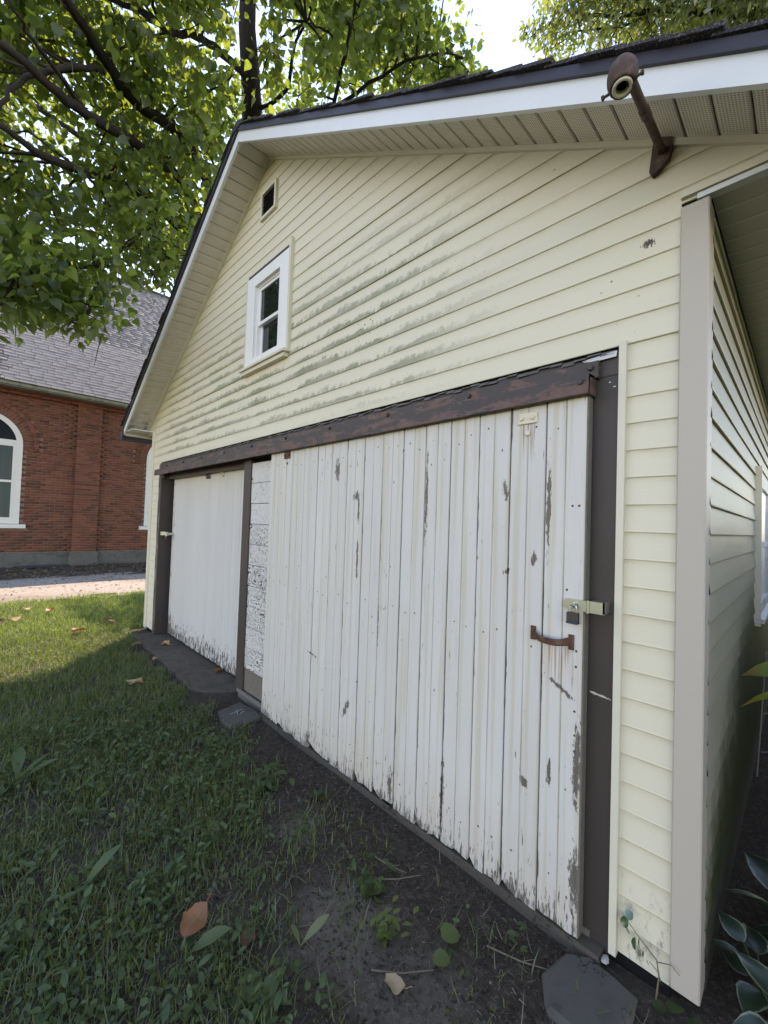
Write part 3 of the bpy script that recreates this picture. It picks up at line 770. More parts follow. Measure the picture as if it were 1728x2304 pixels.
# right eave soffit: panels, ribs, white channel
mb = MB(); mb.box(0.083, 0.40, 0.012, 6.6, 2.704, 2.72); es = mb.build("eave_soffit", SOFE, gar)
for k in range(60):
    y0 = 0.02 + k * 0.1085
    mb = MB(); mb.box(0.084, 0.40, y0 + 0.004, y0 + 0.1045, 2.694, 2.7035); mb.build("soffit_panel", SOFE, es)
mb = MB()
for k in range(1, 60): mb.box(0.085, 0.40, 0.02 + k * 0.1085 - 0.0037, 0.02 + k * 0.1085 + 0.0037, 2.6905, 2.7035)
tag(mb.build("soffit_rib", RIB, es), kind='stuff')
mb = MB(); mb.box(0.05, 0.42, -0.022, 0.014, 2.676, 2.694); mb.build("soffit_channel", FASC, gar)
mb = MB(); mb.box(0.004, 0.40, -0.026, -0.002, 2.700, 2.724); mb.build("gable_trim", CREAM, gar)
mb = MB(); mb.box(0.40, 0.44, -0.28, 6.6, 2.60, 2.75); mb.build("fascia", FASC, gar)

# --- gable window
win = MB()
for (x0, x1, z0, z1) in ((-3.31, -3.17, 2.90, 3.72), (-2.74, -2.60, 2.90, 3.72), (-3.17, -2.74, 3.62, 3.72), (-3.17, -2.74, 2.90, 2.96)):
    win.box(x0, x1, -0.034, 0.02, z0, z1)
window = win.build("window", WHITE, gar)
mb = MB()
for d, (y0, y1) in ((0.0, (0.0, 0.05)),):
    mb.box(-3.17, -3.155, -0.005, 0.06, 2.96, 3.62); mb.box(-2.755, -2.74, -0.005, 0.06, 2.96, 3.62); mb.box(-3.155, -2.755, -0.005, 0.06, 3.605, 3.62); mb.box(-3.155, -2.755, -0.005, 0.06, 2.96, 2.975)
mb.build("frame", WHITE, window)
def sash(x0, x1, z0, z1, y, w=0.028):
    m_ = MB()
    m_.box(x0, x0 + w, y, y + 0.025, z0, z1); m_.box(x1 - w, x1, y, y + 0.025, z0, z1)
    m_.box(x0 + w, x1 - w, y, y + 0.025, z1 - w, z1); m_.box(x0 + w, x1 - w, y, y + 0.025, z0, z0 + w)
    m_.build("sash", WHITE, window)
    p = MB(); p.box(x0 + w, x1 - w, y + 0.010, y + 0.014, z0 + w, z1 - w); p.build("pane", GLASS, window)
sash(-3.155, -2.755, 3.265, 3.605, 0.004); sash(-3.155, -2.755, 2.975, 3.295, 0.032)
mb = MB(); mb.box(-3.345, -3.31, -0.03, 0, 2.885, 3.77); mb.box(-2.60, -2.572, -0.036, 0, 2.87, 3.80); mb.box(-3.345, -2.60, -0.022, 0, 3.755, 3.775)
mb.build("window_channel", CREAM, window)
mb = MB(); mb.box(-3.31, -2.60, -0.026, 0, 3.72, 3.755); mb.build("head_flashing", LOUV, window)
mb = MB()
mb.hexa([(-3.36, -0.07, 2.868), (-2.58, -0.07, 2.868), (-2.58, 0, 2.868), (-3.36, 0, 2.868), (-3.36, -0.07, 2.888), (-2.58, -0.07, 2.888), (-2.58, 0, 2.902), (-3.36, 0, 2.902)])
mb.box(-3.35, -2.60, -0.05, 0, 2.835, 2.866)
mb.build("sill", CREAM, window)
mb = MB(); mb.box(-3.3, -2.6, 0.09, 0.6, 2.85, 3.7); mb.build("interior", DARK, window)

# --- louvred gable vent
mb = MB()
for (x0, x1, z0, z1) in ((-3.135, -3.11, 4.20, 4.45), (-2.895, -2.87, 4.20, 4.45), (-3.11, -2.895, 4.425, 4.45), (-3.11, -2.895, 4.20, 4.225)): mb.box(x0, x1, -0.032, 0.0, z0, z1)
vent = mb.build("gable_vent", CREAM, gar)
mb = MB(); mb.box(-3.11, -2.895, -0.012, -0.006, 4.225, 4.425); mb.build("vent_back", DARK, vent)
for k in range(7):
    z = 4.225 + k * 0.0286
    mb = MB(); mb.hexa([(-3.11, -0.028, z), (-2.895, -0.028, z), (-2.895, -0.024, z - 0.0), (-3.11, -0.024, z), (-3.11, -0.014, z + 0.026), (-2.895, -0.014, z + 0.026), (-2.895, -0.012, z + 0.028), (-3.11, -0.012, z + 0.028)])
    mb.build("louver", LOUV, vent)

# --- door trim: header, jambs, centre post
mb = MB(); mb.box(-5.705, -0.183, -0.022, 0.02, 2.125, 2.212); mb.build("header_board", BRN, gar)
mb = MB(); mb.box(-0.60, -0.183, -0.018, 0.06, -0.03, 2.125); mb.build("door_jamb", BRN, gar)
mb = MB(); mb.box(-5.705, -5.60, -0.028, 0.14, -0.08, 2.02); mb.box(-5.69, -5.50, -0.03, 0.03, 2.02, 2.085); mb.build("door_jamb", BRN, gar)
mb = MB(); mb.bbox(-3.255, -3.125, -0.024, 0.085, 0.0, 2.10, 0.005); mb.build("centre_post", BRN, gar)
mb = MB(); mb.box(-5.60, -3.255, 0.03, 0.12, 2.005, 2.125); mb.box(-3.125, -0.183, -0.012, 0.12, 2.052, 2.124); mb.build("inner_track", BRN, gar)
mb = MB(); mb.box(-0.183, -0.158, -0.028, 0.0, -0.012, 2.245); mb.build("wall_trim", CREAM, gar)
mb = MB(); mb.box(-5.725, -5.705, -0.024, 0.0, 0.0, 2.22); mb.build("wall_trim", CREAM, gar)
# torn metal strip along the header's upper edge
mb = MB(); prev = None
xs = np.arange(-5.7, -0.18, 0.05)
for i, x in enumerate(xs[:-1]):
    z = 2.216 + 0.004 * math.sin(i * 1.7); h = 0.006 + 0.010 * abs(math.sin(i * 0.83 + 2) * math.sin(i * 2.3)) ; yy = -0.026 - 0.010 * abs(math.sin(i * 1.1))
    mb.add([(x, -0.016, z + 0.006), (x + 0.05, -0.016, z + 0.006), (x + 0.05, yy, z - h), (x, yy, z - h)], [(0, 1, 2, 3)])
mb.build("flashing_strip", m_flat("chipped_flashing", (0.10, 0.092, 0.088), 0.6, var=0.9, sc=24), gar)
mb = MB(); mb.add([(-0.32, -0.024, 2.205), (-0.19, -0.024, 2.216), (-0.19, -0.034, 2.190), (-0.26, -0.04, 2.186), (-0.31, -0.032, 2.196)], [(0, 1, 2, 3, 4)])
mb.build("torn_flashing", m_flat("pale_flashing", (0.5, 0.49, 0.47), 0.5), gar)
# box track with hood and bolts
mb = MB()
mb.box(-5.63, -0.248, -0.050, -0.024, 2.118, 2.185)
mb.prism([(-0.050, 2.128), (-0.104, 2.120), (-0.110, 2.048), (-0.100, 2.044), (-0.094, 2.112), (-0.024, 2.118)], 'x', -5.63, -0.262)
mb.box(-0.270, -0.262, -0.108, -0.03, 2.046, 2.124)
trk = mb.build("door_track", BRNR, gar)
for k in range(10):
    x = -0.275 - 0.56 * k
    mb = MB(); mb.lathe([(0.0, 0.012), (0.010, 0.012), (0.012, 0.006), (0.0125, 0.0)], (x, -0.050, 2.160), (0, -1, 0), 6); mb.build("bolt", BRN, trk)
mb = MB(); mb.lathe([(0.0, 0.010), (0.011, 0.010), (0.012, 0.0)], (-0.292, -0.106, 2.095), (0, -1, 0), 6); mb.build("bolt", BRN, trk)

# --- the big sliding door
mb = MB()
for z in (0.12, 1.0, 1.9): mb.box(-2.66, -0.30, -0.040, -0.027, z, z + 0.11)
mb.box(-2.62, -0.31, -0.044, -0.040, 0.06, 2.03)
door = mb.build("sliding_door", GREYW, gar)
for i in range(15):
    x0 = -2.69 + i * 0.161 + 0.0017; x1 = -2.69 + (i + 1) * 0.161 - 0.0017
    if i in (3, 5, 7, 8, 10, 12, 13): x1 -= 0.0025
    if i in (6, 9): x1 -= 0.004
    dy = random.uniform(-0.0022, 0.0022); yf = -0.072 + dy; xc = (x0 + x1) / 2
    zt = 2.062 + random.uniform(-0.003, 0.004)
    xs = [x0, x0 + 0.003, x0 + 0.035, xc - 0.0035, xc, xc + 0.0035, x1 - 0.035, x1 - 0.003, x1]
    yy = [yf + 0.004, yf, yf, yf, yf + 0.004, yf, yf, yf, yf + 0.004]
    zb = [(-0.004 + random.uniform(-0.010, 0.012) + 0.010 * math.sin(i * 1.9)) for _ in xs]
    if random.random() < 0.4: zb[1] += 0.03; zb[0] += 0.04
    n = len(xs); V_ = []
    zm = 0.06
    for z_ in (zb, [zm] * n, [zt] * n): V_ += [(xs[k], yy[k], z_[k]) for k in range(n)]
    F_ = [(r * n + k, r * n + k + 1, (r + 1) * n + k + 1, (r + 1) * n + k) for r in range(2) for k in range(n - 1)]
    b = len(V_)
    V_ += [(x0, -0.045, zb[0]), (x0, -0.045, zt), (x1, -0.045, zb[-1]), (x1, -0.045, zt)]
    F_ += [(b, 0, n, 2 * n, b + 1), (n - 1, b + 2, b + 3, 3 * n - 1, 2 * n - 1), tuple(list(range(2 * n, 3 * n)) + [b + 3, b + 1]), tuple(list(range(n - 1, -1, -1)) + [b, b + 2])]
    mb = MB(); mb.add(V_, F_); mb.build("plank", PLK, door)
mb = MB(); mb.bbox(-0.282, -0.272, -0.071, -0.028, 0.0, 2.058, 0.002); mb.build("edge_strip", GREYW, door)
# hanger plates with bolts
def hplate(x0, x1, z0, z1, m):
    mb = MB(); mb.bbox(x0, x1, -0.0785, -0.0715, z0, z1, 0.002); p = mb.build("hanger_plate", m, door)
    for x in (x0 + 0.018, x1 - 0.018):
        mb = MB(); mb.lathe([(0.0, 0.009), (0.008, 0.008), (0.0095, 0.004), (0.0095, 0)], (x, -0.0785, (z0 + z1) / 2), (0, -1, 0), 8); mb.build("bolt", m, p)
hplate(-0.562, -0.476, 1.972, 2.020, IVORY); hplate(-2.483, -2.400, 1.990, 2.044, RUST2)
mb = MB(); mb.lathe([(0.0, 0.006), (0.010, 0.005), (0.013, 0.0)], (-0.520, -0.0725, 1.932), (0, -1, 0), 12); mb.build("bolt", IVORY, door)
mb = MB(); mb.lathe([(0.0, 0.005), (0.008, 0.004), (0.010, 0.0)], (-2.44, -0.0725, 1.955), (0, -1, 0), 10); mb.build("bolt", RUST2, door)
# rusty bowed pull handle
mb = MB()
N_ = 12; V_ = []; 
for i in range(N_ + 1):
    t = i / N_; x = -0.468 + t * 0.148
    bow = math.sin(math.pi * t); y = -0.076 - 0.036 * min(1, bow * 1.6); z = 1.098 - 0.012 * bow - 0.004 * t
    h = 0.013 + 0.003 * (i in (0, 1, N_ - 1, N_))
    V_ += [(x, y, z - h), (x, y - 0.006, z - h * 0.7), (x, y - 0.007, z + h * 0.7), (x, y, z + h), (x, y + 0.003, z)]
F_ = [(5 * i + k, 5 * i + (k + 1) % 5, 5 * i + 5 + (k + 1) % 5, 5 * i + 5 + k) for i in range(N_) for k in range(5)] + [(4, 3, 2, 1, 0), tuple(5 * N_ + k for k in range(5))]
mb.add(V_, F_)
mb.box(-0.482, -0.462, -0.0795, -0.072, 1.068, 1.124); mb.box(-0.328, -0.308, -0.0795, -0.072, 1.062, 1.12)
hd = mb.build("handle", RUST2, door); hd['label'] = "rusty bowed pull handle"
# hasp: slotted strap hinged to a bracket on the jamb
mb = MB()
V_ = []; zc = 1.238
ring = [(-0.262, zc + 0.021), (-0.330, zc + 0.021)] + [(-0.330 + 0.021 * math.cos(a), zc + 0.021 * math.sin(a)) for a in np.linspace(math.pi / 2, 3 * math.pi / 2, 9)] + [(-0.330, zc - 0.021), (-0.262, zc - 0.021)]
mb.prism(ring, 'y', -0.083, -0.079)
hasp = mb.build("hasp", ZINC, door)
mb = MB(); mb.tube([(-0.258, -0.084, zc - 0.024), (-0.258, -0.084, zc + 0.024)], 0.006, 10); mb.build("hinge_barrel", ZINC, hasp)
mb = MB(); mb.box(-0.256, -0.200, -0.082, -0.076, zc - 0.022, zc + 0.022); mb.box(-0.206, -0.200, -0.082, -0.018, zc - 0.020, zc + 0.022); mb.box(-0.252, -0.206, -0.078, -0.03, zc + 0.016, zc + 0.022); mb.build("jamb_bracket", ZINC, hasp)
mb = MB(); mb.tube([(-0.303, -0.079, zc + 0.004), (-0.303, -0.096, zc + 0.009), (-0.303, -0.104, zc), (-0.303, -0.096, zc - 0.009), (-0.303, -0.079, zc - 0.004)], 0.0035, 8); mb.build("staple", ZINC, hasp)
# nail heads
mb = MB()
for i in range(15):
    for z in (0.17, 1.05, 1.95):
        for q in (0.3, 0.72):
            if random.random() < 0.75:
                x = -2.69 + (i + q) * 0.161; mb.lathe([(0.0, 0.002), (0.003, 0.0015), (0.0042, 0.0)], (x, -0.0725, z + random.uniform(-0.03, 0.03)), (0, -1, 0), 6)
for x, z in ((-0.30, 1.62), (-0.325, 1.62), (-0.30, 1.06), (-0.30, 1.0), (-0.302, 0.83), (-0.30, 0.74), (-0.34, 1.29), (-0.30, 0.68)):
    mb.lathe([(0.0, 0.003), (0.004, 0.002), (0.0055, 0.0)], (x, -0.0725, z), (0, -1, 0), 7)
tag(mb.build("nail_heads", RUST2, door), kind='stuff')

# --- padlock on the hasp
pl = empty("padlock", (-0.306, -0.098, 1.165), "small dark padlock hanging from the zinc hasp of the big door", "padlock")
mb = MB(); mb.bbox(-0.327, -0.285, -0.109, -0.090, 1.176, 1.212, 0.003); mb.build("body", BRASS, pl)
mb = MB(); mb.bbox(-0.3285, -0.2835, -0.111, -0.0885, 1.168, 1.178, 0.003); mb.build("bumper", BLUEP, pl)
mb = MB(); mb.tube([(-0.318, -0.0995, 1.208)] + [(-0.306 - 0.012 * math.cos(a), -0.0995, 1.229 + 0.012 * math.sin(a)) for a in np.linspace(0, math.pi, 9)] + [(-0.294, -0.0995, 1.208)], 0.003, 8)
mb.build("shackle", ZINC, pl)

# --- the far (left) door
mb = MB(); mb.box(-5.48, -3.05, 0.125, 0.145, 0.03, 2.02)
door2 = mb.build("sliding_door", GREYW, gar)
xx = -5.50; i = 0
while xx < -3.10:
    w = 0.081; yf = 0.100 + random.uniform(-0.0010, 0.0010)
    mb = MB(); n = 5; xs = [xx + 0.0012, xx + 0.005, xx + w / 2, xx + w - 0.005, xx + w - 0.0012]
    yy = [yf + 0.003, yf, yf, yf, yf + 0.003]; zb = [0.008 + random.uniform(-0.006, 0.010) for _ in xs]
    V_ = [(xs[k], yy[k], zb[k]) for k in range(n)] + [(xs[k], yy[k], 2.03) for k in range(n)] + [(xs[0], 0.125, zb[0]), (xs[0], 0.125, 2.03), (xs[-1], 0.125, zb[-1]), (xs[-1], 0.125, 2.03)]
    F_ = [(k, k + 1, n + k + 1, n + k) for k in range(n - 1)] + [(10, 0, 5, 11), (4, 12, 13, 9), (5, 6, 7, 8, 9, 13, 11), (4, 3, 2, 1, 0, 10, 12)]
    mb.add(V_, F_); mb.build("plank", SPLK, door2); xx += w; i += 1
for x in (-4.38, -4.33, -3.98):
    mb = MB(); mb.tube([(x + 0.022 * math.cos(a), 0.088 - 0.010 * (math.sin(a) > 0), 1.985 + 0.026 * math.sin(a)) for a in np.linspace(0, 2 * math.pi, 14)], 0.006, 6, False)
    mb.build("hanger_loop", BRN if x < -4.2 else IVORY, door2)
mb = MB(); mb.box(-5.597, -5.43, 0.030, 0.036, 1.272, 1.318); mb.box(-5.598, -5.594, -0.01, 0.034, 1.272, 1.318); mb.box(-5.47, -5.43, 0.036, 0.10, 1.28, 1.31); mb.build("hasp", ZINC, door2)
pl2 = empty("padlock", (-5.45, 0.02, 1.22), "small dark padlock on the far left door beside its flaking jamb", "padlock")
mb = MB(); mb.bbox(-5.475, -5.43, 0.005, 0.024, 1.225, 1.262, 0.003); mb.build("body", BRASS, pl2)
mb = MB(); mb.tube([(-5.464, 0.0145, 1.258)] + [(-5.4525 - 0.0115 * math.cos(a), 0.0145, 1.285 + 0.0115 * math.sin(a)) for a in np.linspace(0, math.pi, 8)] + [(-5.441, 0.0145, 1.258)], 0.003, 6); mb.build("shackle", ZINC, pl2)

# --- fixed panel of cracked boards between the doors
mb = MB(); mb.box(-3.125, -0.60, 0.012, 0.10, 0.02, 2.05); fp = mb.build("fixed_panel", DARK, gar)
for k in range(10):
    z0 = 0.224 + k * 0.1795
    mb = MB(); mb.bbox(-3.125, -2.45, -0.009 + random.uniform(-0.002, 0.002), 0.012, z0 + 0.0015, z0 + 0.178, 0.003); mb.build("board", ALG, fp)
mb = MB(); mb.box(-3.125, -2.45, -0.004, 0.012, 0.03, 0.222); mb.build("base_board", GREYW, fp)
mb = MB(); mb.box(-3.20, -0.25, -0.020, 0.10, -0.06, 0.012); mb.build("door_sill", GREYW, gar)
mb = MB(); mb.hexa([(-3.20, -0.035, 0.0), (-2.4, -0.035, 0.0), (-2.4, -0.02, 0.0), (-3.20, -0.02, 0.0), (-3.20, -0.035, 0.028), (-2.4, -0.035, 0.028), (-2.4, -0.02, 0.030), (-3.2, -0.02, 0.030)])
mb.build("sill_strip", m_flat("chipped_sill_paint", (0.15, 0.13, 0.11), 0.7, var=0.8, sc=30), gar)
mb = MB(); mb.box(-2.72, -0.2, -0.072, -0.02, -0.09, -0.012); mb.build("foundation", CONC, gar)

# --- side window in the right wall
mb = MB()
for (y0, y1, z0, z1) in ((1.98, 2.08, 0.99, 1.95), (2.92, 3.02, 0.99, 1.95), (2.08, 2.92, 1.86, 1.95), (2.08, 2.92, 0.99, 1.06)): mb.box(0.074, 0.108, y0, y1, z0, z1)
PW_ = m_flat("flaking_white_paint", (0.55, 0.55, 0.53), 0.6, var=0.5, sc=14)
sidew = mb.build("window", PW_, gar); sidew['label'] = "peeling white side window"
mb = MB(); mb.box(0.080, 0.090, 2.08, 2.92, 1.06, 1.86); mb.build("blind", WHITE, sidew)
mb = MB(); mb.box(0.096, 0.099, 2.08, 2.92, 1.06, 1.86); mb.build("pane", GLASS, sidew) if False else None
mb = MB(); mb.box(0.090, 0.104, 2.08, 2.92, 1.44, 1.48); mb.box(0.090, 0.104, 2.08, 2.11, 1.06, 1.86); mb.box(0.090, 0.104, 2.89, 2.92, 1.06, 1.86); mb.build("sash", PW_, sidew)
mb = MB(); mb.hexa([(0.074, 1.95, 0.95), (0.135, 1.95, 0.95), (0.135, 3.05, 0.95), (0.074, 3.05, 0.95), (0.074, 1.95, 0.992), (0.135, 1.95, 0.975), (0.135, 3.05, 0.975), (0.074, 3.05, 0.992)]); mb.build("sill", PW_, sidew)
mb = MB(); mb.box(0.074, 0.116, 1.955, 1.978, 0.93, 1.99); mb.build("window_channel", CREAM, sidew); mb = MB(); mb.box(0.074, 0.116, 3.022, 3.045, 0.95, 1.97); mb.build("window_channel", CREAM, sidew)

# ------------------------------------------------------------------ wall lamp (empty socket on a pipe arm)
lamp = empty("wall_lamp", (-0.053, -0.02, 2.89), "rusty pipe arm lamp with empty porcelain socket on the gable wall", "lamp")
mb = MB()
ring = [(-0.080, 2.955), (-0.024, 2.962), (-0.022, 2.90), (-0.030, 2.868), (-0.055, 2.842), (-0.083, 2.828), (-0.092, 2.845), (-0.086, 2.90)]
mb.prism(ring, 'y', -0.034, -0.012); mb.build("mounting_plate", RUST, lamp)
mb = MB(); p0 = np.array([-0.054, -0.03, 2.905]); p1 = np.array([-0.030, -0.47, 2.782])
mb.tube([p0, p0 + (p1 - p0) * 0.08, p0 + (p1 - p0) * 0.5, p1, p1 + (p1 - p0) * 0.06], [0.0145, 0.0125, 0.0125, 0.0125, 0.0125], 12); mb.build("pipe", RUST, lamp, True)
mb = MB(); mb.lathe([(0.0135, -0.03), (0.0148, -0.025), (0.0148, 0.025), (0.0135, 0.03)], p0 + (p1 - p0) * 0.64, p1 - p0, 12); mb.build("coupling", RUST, lamp)
ax = np.array([0.05, -0.20, -0.98]); ax /= np.linalg.norm(ax); hc = np.array([-0.050, -0.500, 2.772])
mb = MB(); mb.lathe([(0.0, -0.092), (0.015, -0.090), (0.028, -0.080), (0.0365, -0.062), (0.0395, -0.040), (0.0385, -0.020), (0.034, -0.003), (0.031, 0.003), (0.027, 0.003), (0.022, -0.004)], hc, ax, 24)
mb.build("socket_cover", RUST, lamp, True)
mb = MB(); mb.lathe([(0.0255, -0.003), (0.0255, 0.006), (0.0225, 0.009), (0.018, 0.008), (0.0158, 0.003), (0.0155, -0.02)], hc, ax, 24); mb.build("socket_ring", PORC, lamp, True)
mb = MB(); mb.lathe([(0.016, -0.008), (0.0, -0.010)], hc, ax, 16); mb.build("socket_well", DARK, lamp)
for s in (-1, 1):
    b0 = hc + np.array([s * 0.034, 0.0, 0.0]) - ax * 0.003
    mb = MB(); mb.tube([b0, b0 + np.array([s * 0.014, -0.002, -0.002])], 0.004, 8); mb.lathe([(0, -0.004), (0.007, -0.003), (0.007, 0.003), (0, 0.004)], b0 + np.array([s * 0.016, -0.002, -0.002]), (1, 0, 0), 8); mb.build("thumb_screw", RUST, lamp)

# ------------------------------------------------------------------ CHURCH
ch = empty("brick_church", (-14.9, 0.5, -0.05), "red brick church with arched windows and grey shingle roof", "church")
BRK = m_brick(); STONE = m_concrete("grey_foundation_stone", (0.085, 0.085, 0.075), (0.14, 0.14, 0.125))
MORT = m_flat("mortar", (0.20, 0.135, 0.105), 0.9, 0.1, var=0.25, sc=30)
CHW = m_flat("cream_church_window", (0.60, 0.60, 0.56), 0.5, var=0.08)
Y0, Y1 = -7.0, 9.0
WINS = [-1.75, 3.05]; WR = 0.86; ZS = 3.35           # window centre y, half width of masonry opening, spring line
mb = MB(); 
def arch_ring(yc, r, zb, zs, n=18): return [(yc - r, zb), (yc + r, zb)] + [(yc + r * math.cos(a), zs + r * math.sin(a)) for a in np.linspace(0, math.pi, n)]
mb.box(-15.3, -14.905, Y0, Y1, 0.33, 4.95)
cw = mb.build("wall", MORT, ch)
mb = MB(); mb.box(-15.3, -14.90, Y0, Y1, -0.2, 0.30)
V_ = [(-14.84, Y0, -0.2), (-14.84, Y1, -0.2), (-14.84, Y1, 0.33), (-14.84, Y0, 0.33), (-14.9, Y0, 0.37), (-14.9, Y1, 0.37), (-14.9, Y0, -0.2), (-14.9, Y1, -0.2)]
mb.add(V_, [(0, 1, 2, 3), (3, 2, 5, 4), (0, 3, 4, 6), (1, 7, 5, 2)])
for yc in (0.60, 5.4, -4.2):
    ra = [(-14.9, yc - 0.37), (-14.76, yc - 0.37), (-14.715, yc - 0.34), (-14.70, yc - 0.29), (-14.70, yc + 0.29), (-14.715, yc + 0.34), (-14.76, yc + 0.37), (-14.9, yc + 0.37)]
    mb.prism(ra, 'z', -0.2, 0.365)
mb.build("foundation", STONE, ch)
# brick template: 12 triangles, shared mesh
def unit_box_mesh(name, m, sx, sy, sz):
    b = MB(); b.box(-sx / 2, sx / 2, -sy / 2, sy / 2, -sz / 2, sz / 2); me = b.mesh(name); me.materials.append(m)
    return me
BX, BY, BZ, CH = 0.10, 0.215, 0.064, 0.075
bme = {round(l, 3): None for l in ()}
bricks = []      # (x, y, z, ly)
def in_win(y, z, pad=0.0):
    for yc in WINS:
        if abs(y - yc) < WR + 0.02 and 1.02 < z < ZS: return True
        if z >= ZS and math.hypot(y - yc, z - ZS) < WR + 0.34: return True
        if abs(y - yc) < WR + 0.34 and ZS - 0.15 < z < ZS: return True
        if abs(y - yc) < 1.0 and 1.02 < z < 1.17: return True
    return False
PIL = (0.60, 5.4, -4.2)
nc = int((4.86 - 0.385) / CH)
for c in range(nc):
    z = 0.385 + (c + 0.5) * CH
    y = Y0 + (0.1125 if c % 2 else 0.0)
    while y < Y1:
        ly = BY
        yc_ = y + BY / 2
        if not in_win(yc_, z) and not any(abs(yc_ - p) < 0.30 - 0.05 for p in PIL):
            bricks.append((-14.95 + RNG.normal(0, 0.0012), yc_, z + RNG.normal(0, 0.0012), ly))
        y += 0.2255
    for p in PIL:
        off = 0.1125 if c % 2 else 0.0
        yl = [(p - 0.3075 + 0.05, 0.1), (p - 0.095, 0.205), (p + 0.12, 0.205), (p + 0.27, 0.075)] if c % 2 else [(p - 0.205, 0.205), (p + 0.01, 0.205), (p + 0.21, 0.175)]
        for yy, l in yl: bricks.append((-14.83 + RNG.normal(0, 0.0012), yy, z, l))
for p in PIL:
    m_ = MB(); m_.box(-14.9, -14.789, p - 0.300, p + 0.300, 0.36, 4.86); m_.build("pilaster_core", MORT, ch)
# arch hoods: radial bricks, two rings, proud of the wall
archb = []
for yc in WINS:
    for r0, n, px in ((WR + 0.07, 36, 0.0), (WR + 0.19, 40, 0.0), (WR + 0.285, 58, 0.030)):
        for k in range(n):
            a = math.pi * (k + 0.5) / n; archb.append((yc + r0 * math.cos(a), ZS + r0 * math.sin(a), a, px))
        for s in (-1, 1): archb.append((yc + s * r0, ZS - 0.04, 0 if s > 0 else math.pi, px)); archb.append((yc + s * r0, ZS - 0.11, 0 if s > 0 else math.pi, px))
# nearest/largest 300 as parts, the rest as one part
bxa = np.array(bricks)
vis = (bxa[:, 1] > -1.5) & (bxa[:, 1] < 2.25)
key = np.where(vis, 0, 100) + np.abs(bxa[:, 1] - 0.35) + np.abs(bxa[:, 2] - 2.0) * 0.55
order = np.argsort(key)
shared = {}
def get_brick(l):
    k = round(float(l), 3)
    if k not in shared: shared[k] = unit_box_mesh("brick", BRK, BX, k, BZ)
    return shared[k]
NB = 236
for i in order[:NB]:
    o = bpy.data.objects.new("brick", get_brick(bxa[i, 3])); link(o, ch); o.location = bxa[i, :3]
ub = np.array([(-.5, -.5, -.5), (.5, -.5, -.5), (.5, .5, -.5), (-.5, .5, -.5), (-.5, -.5, .5), (.5, -.5, .5), (.5, .5, .5), (-.5, .5, .5)])
uf = [np.array([(3, 2, 1, 0), (4, 5, 6, 7), (0, 1, 5, 4), (1, 2, 6, 5), (2, 3, 7, 6), (3, 0, 4, 7)])]
rest = bxa[order[NB:]]
I3 = np.repeat(np.eye(3)[None], len(rest), 0)
o = scatter("brickwork", (ub, uf, {}), rest[:, :3], I3, np.stack([np.full(len(rest), BX), rest[:, 3], np.full(len(rest), BZ)], 1), BRK, ch, smooth=False)
tag(o, kind='stuff')
ab = np.array(archb); near = [i for i in range(len(ab)) if -1.5 < ab[i, 0] < 2.4]
ams = unit_box_mesh("brick", BRK, 0.10, 0.110, 0.062)
cnt = 0; resta = []
for i in range(len(ab)):
    if i in near and cnt < 62:
        o = bpy.data.objects.new("brick", ams); link(o, ch); o.location = (-14.945 + ab[i, 3], ab[i, 0], ab[i, 1]); o.rotation_euler = (ab[i, 2], 0, 0); cnt += 1
    else: resta.append(i)
rr = ab[resta]
ca, sa = np.cos(rr[:, 2]), np.sin(rr[:, 2]); z_, o_ = np.zeros(len(rr)), np.ones(len(rr))
RX = np.stack([np.stack([o_, z_, z_], -1), np.stack([z_, ca, -sa], -1), np.stack([z_, sa, ca], -1)], -2)
o = scatter("arch_brickwork", (ub, uf, {}), np.stack([-14.945 + rr[:, 3], rr[:, 0], rr[:, 1]], 1), RX, np.tile([0.10, 0.110, 0.062], (len(rr), 1)), BRK, ch, smooth=False); tag(o, kind='stuff')
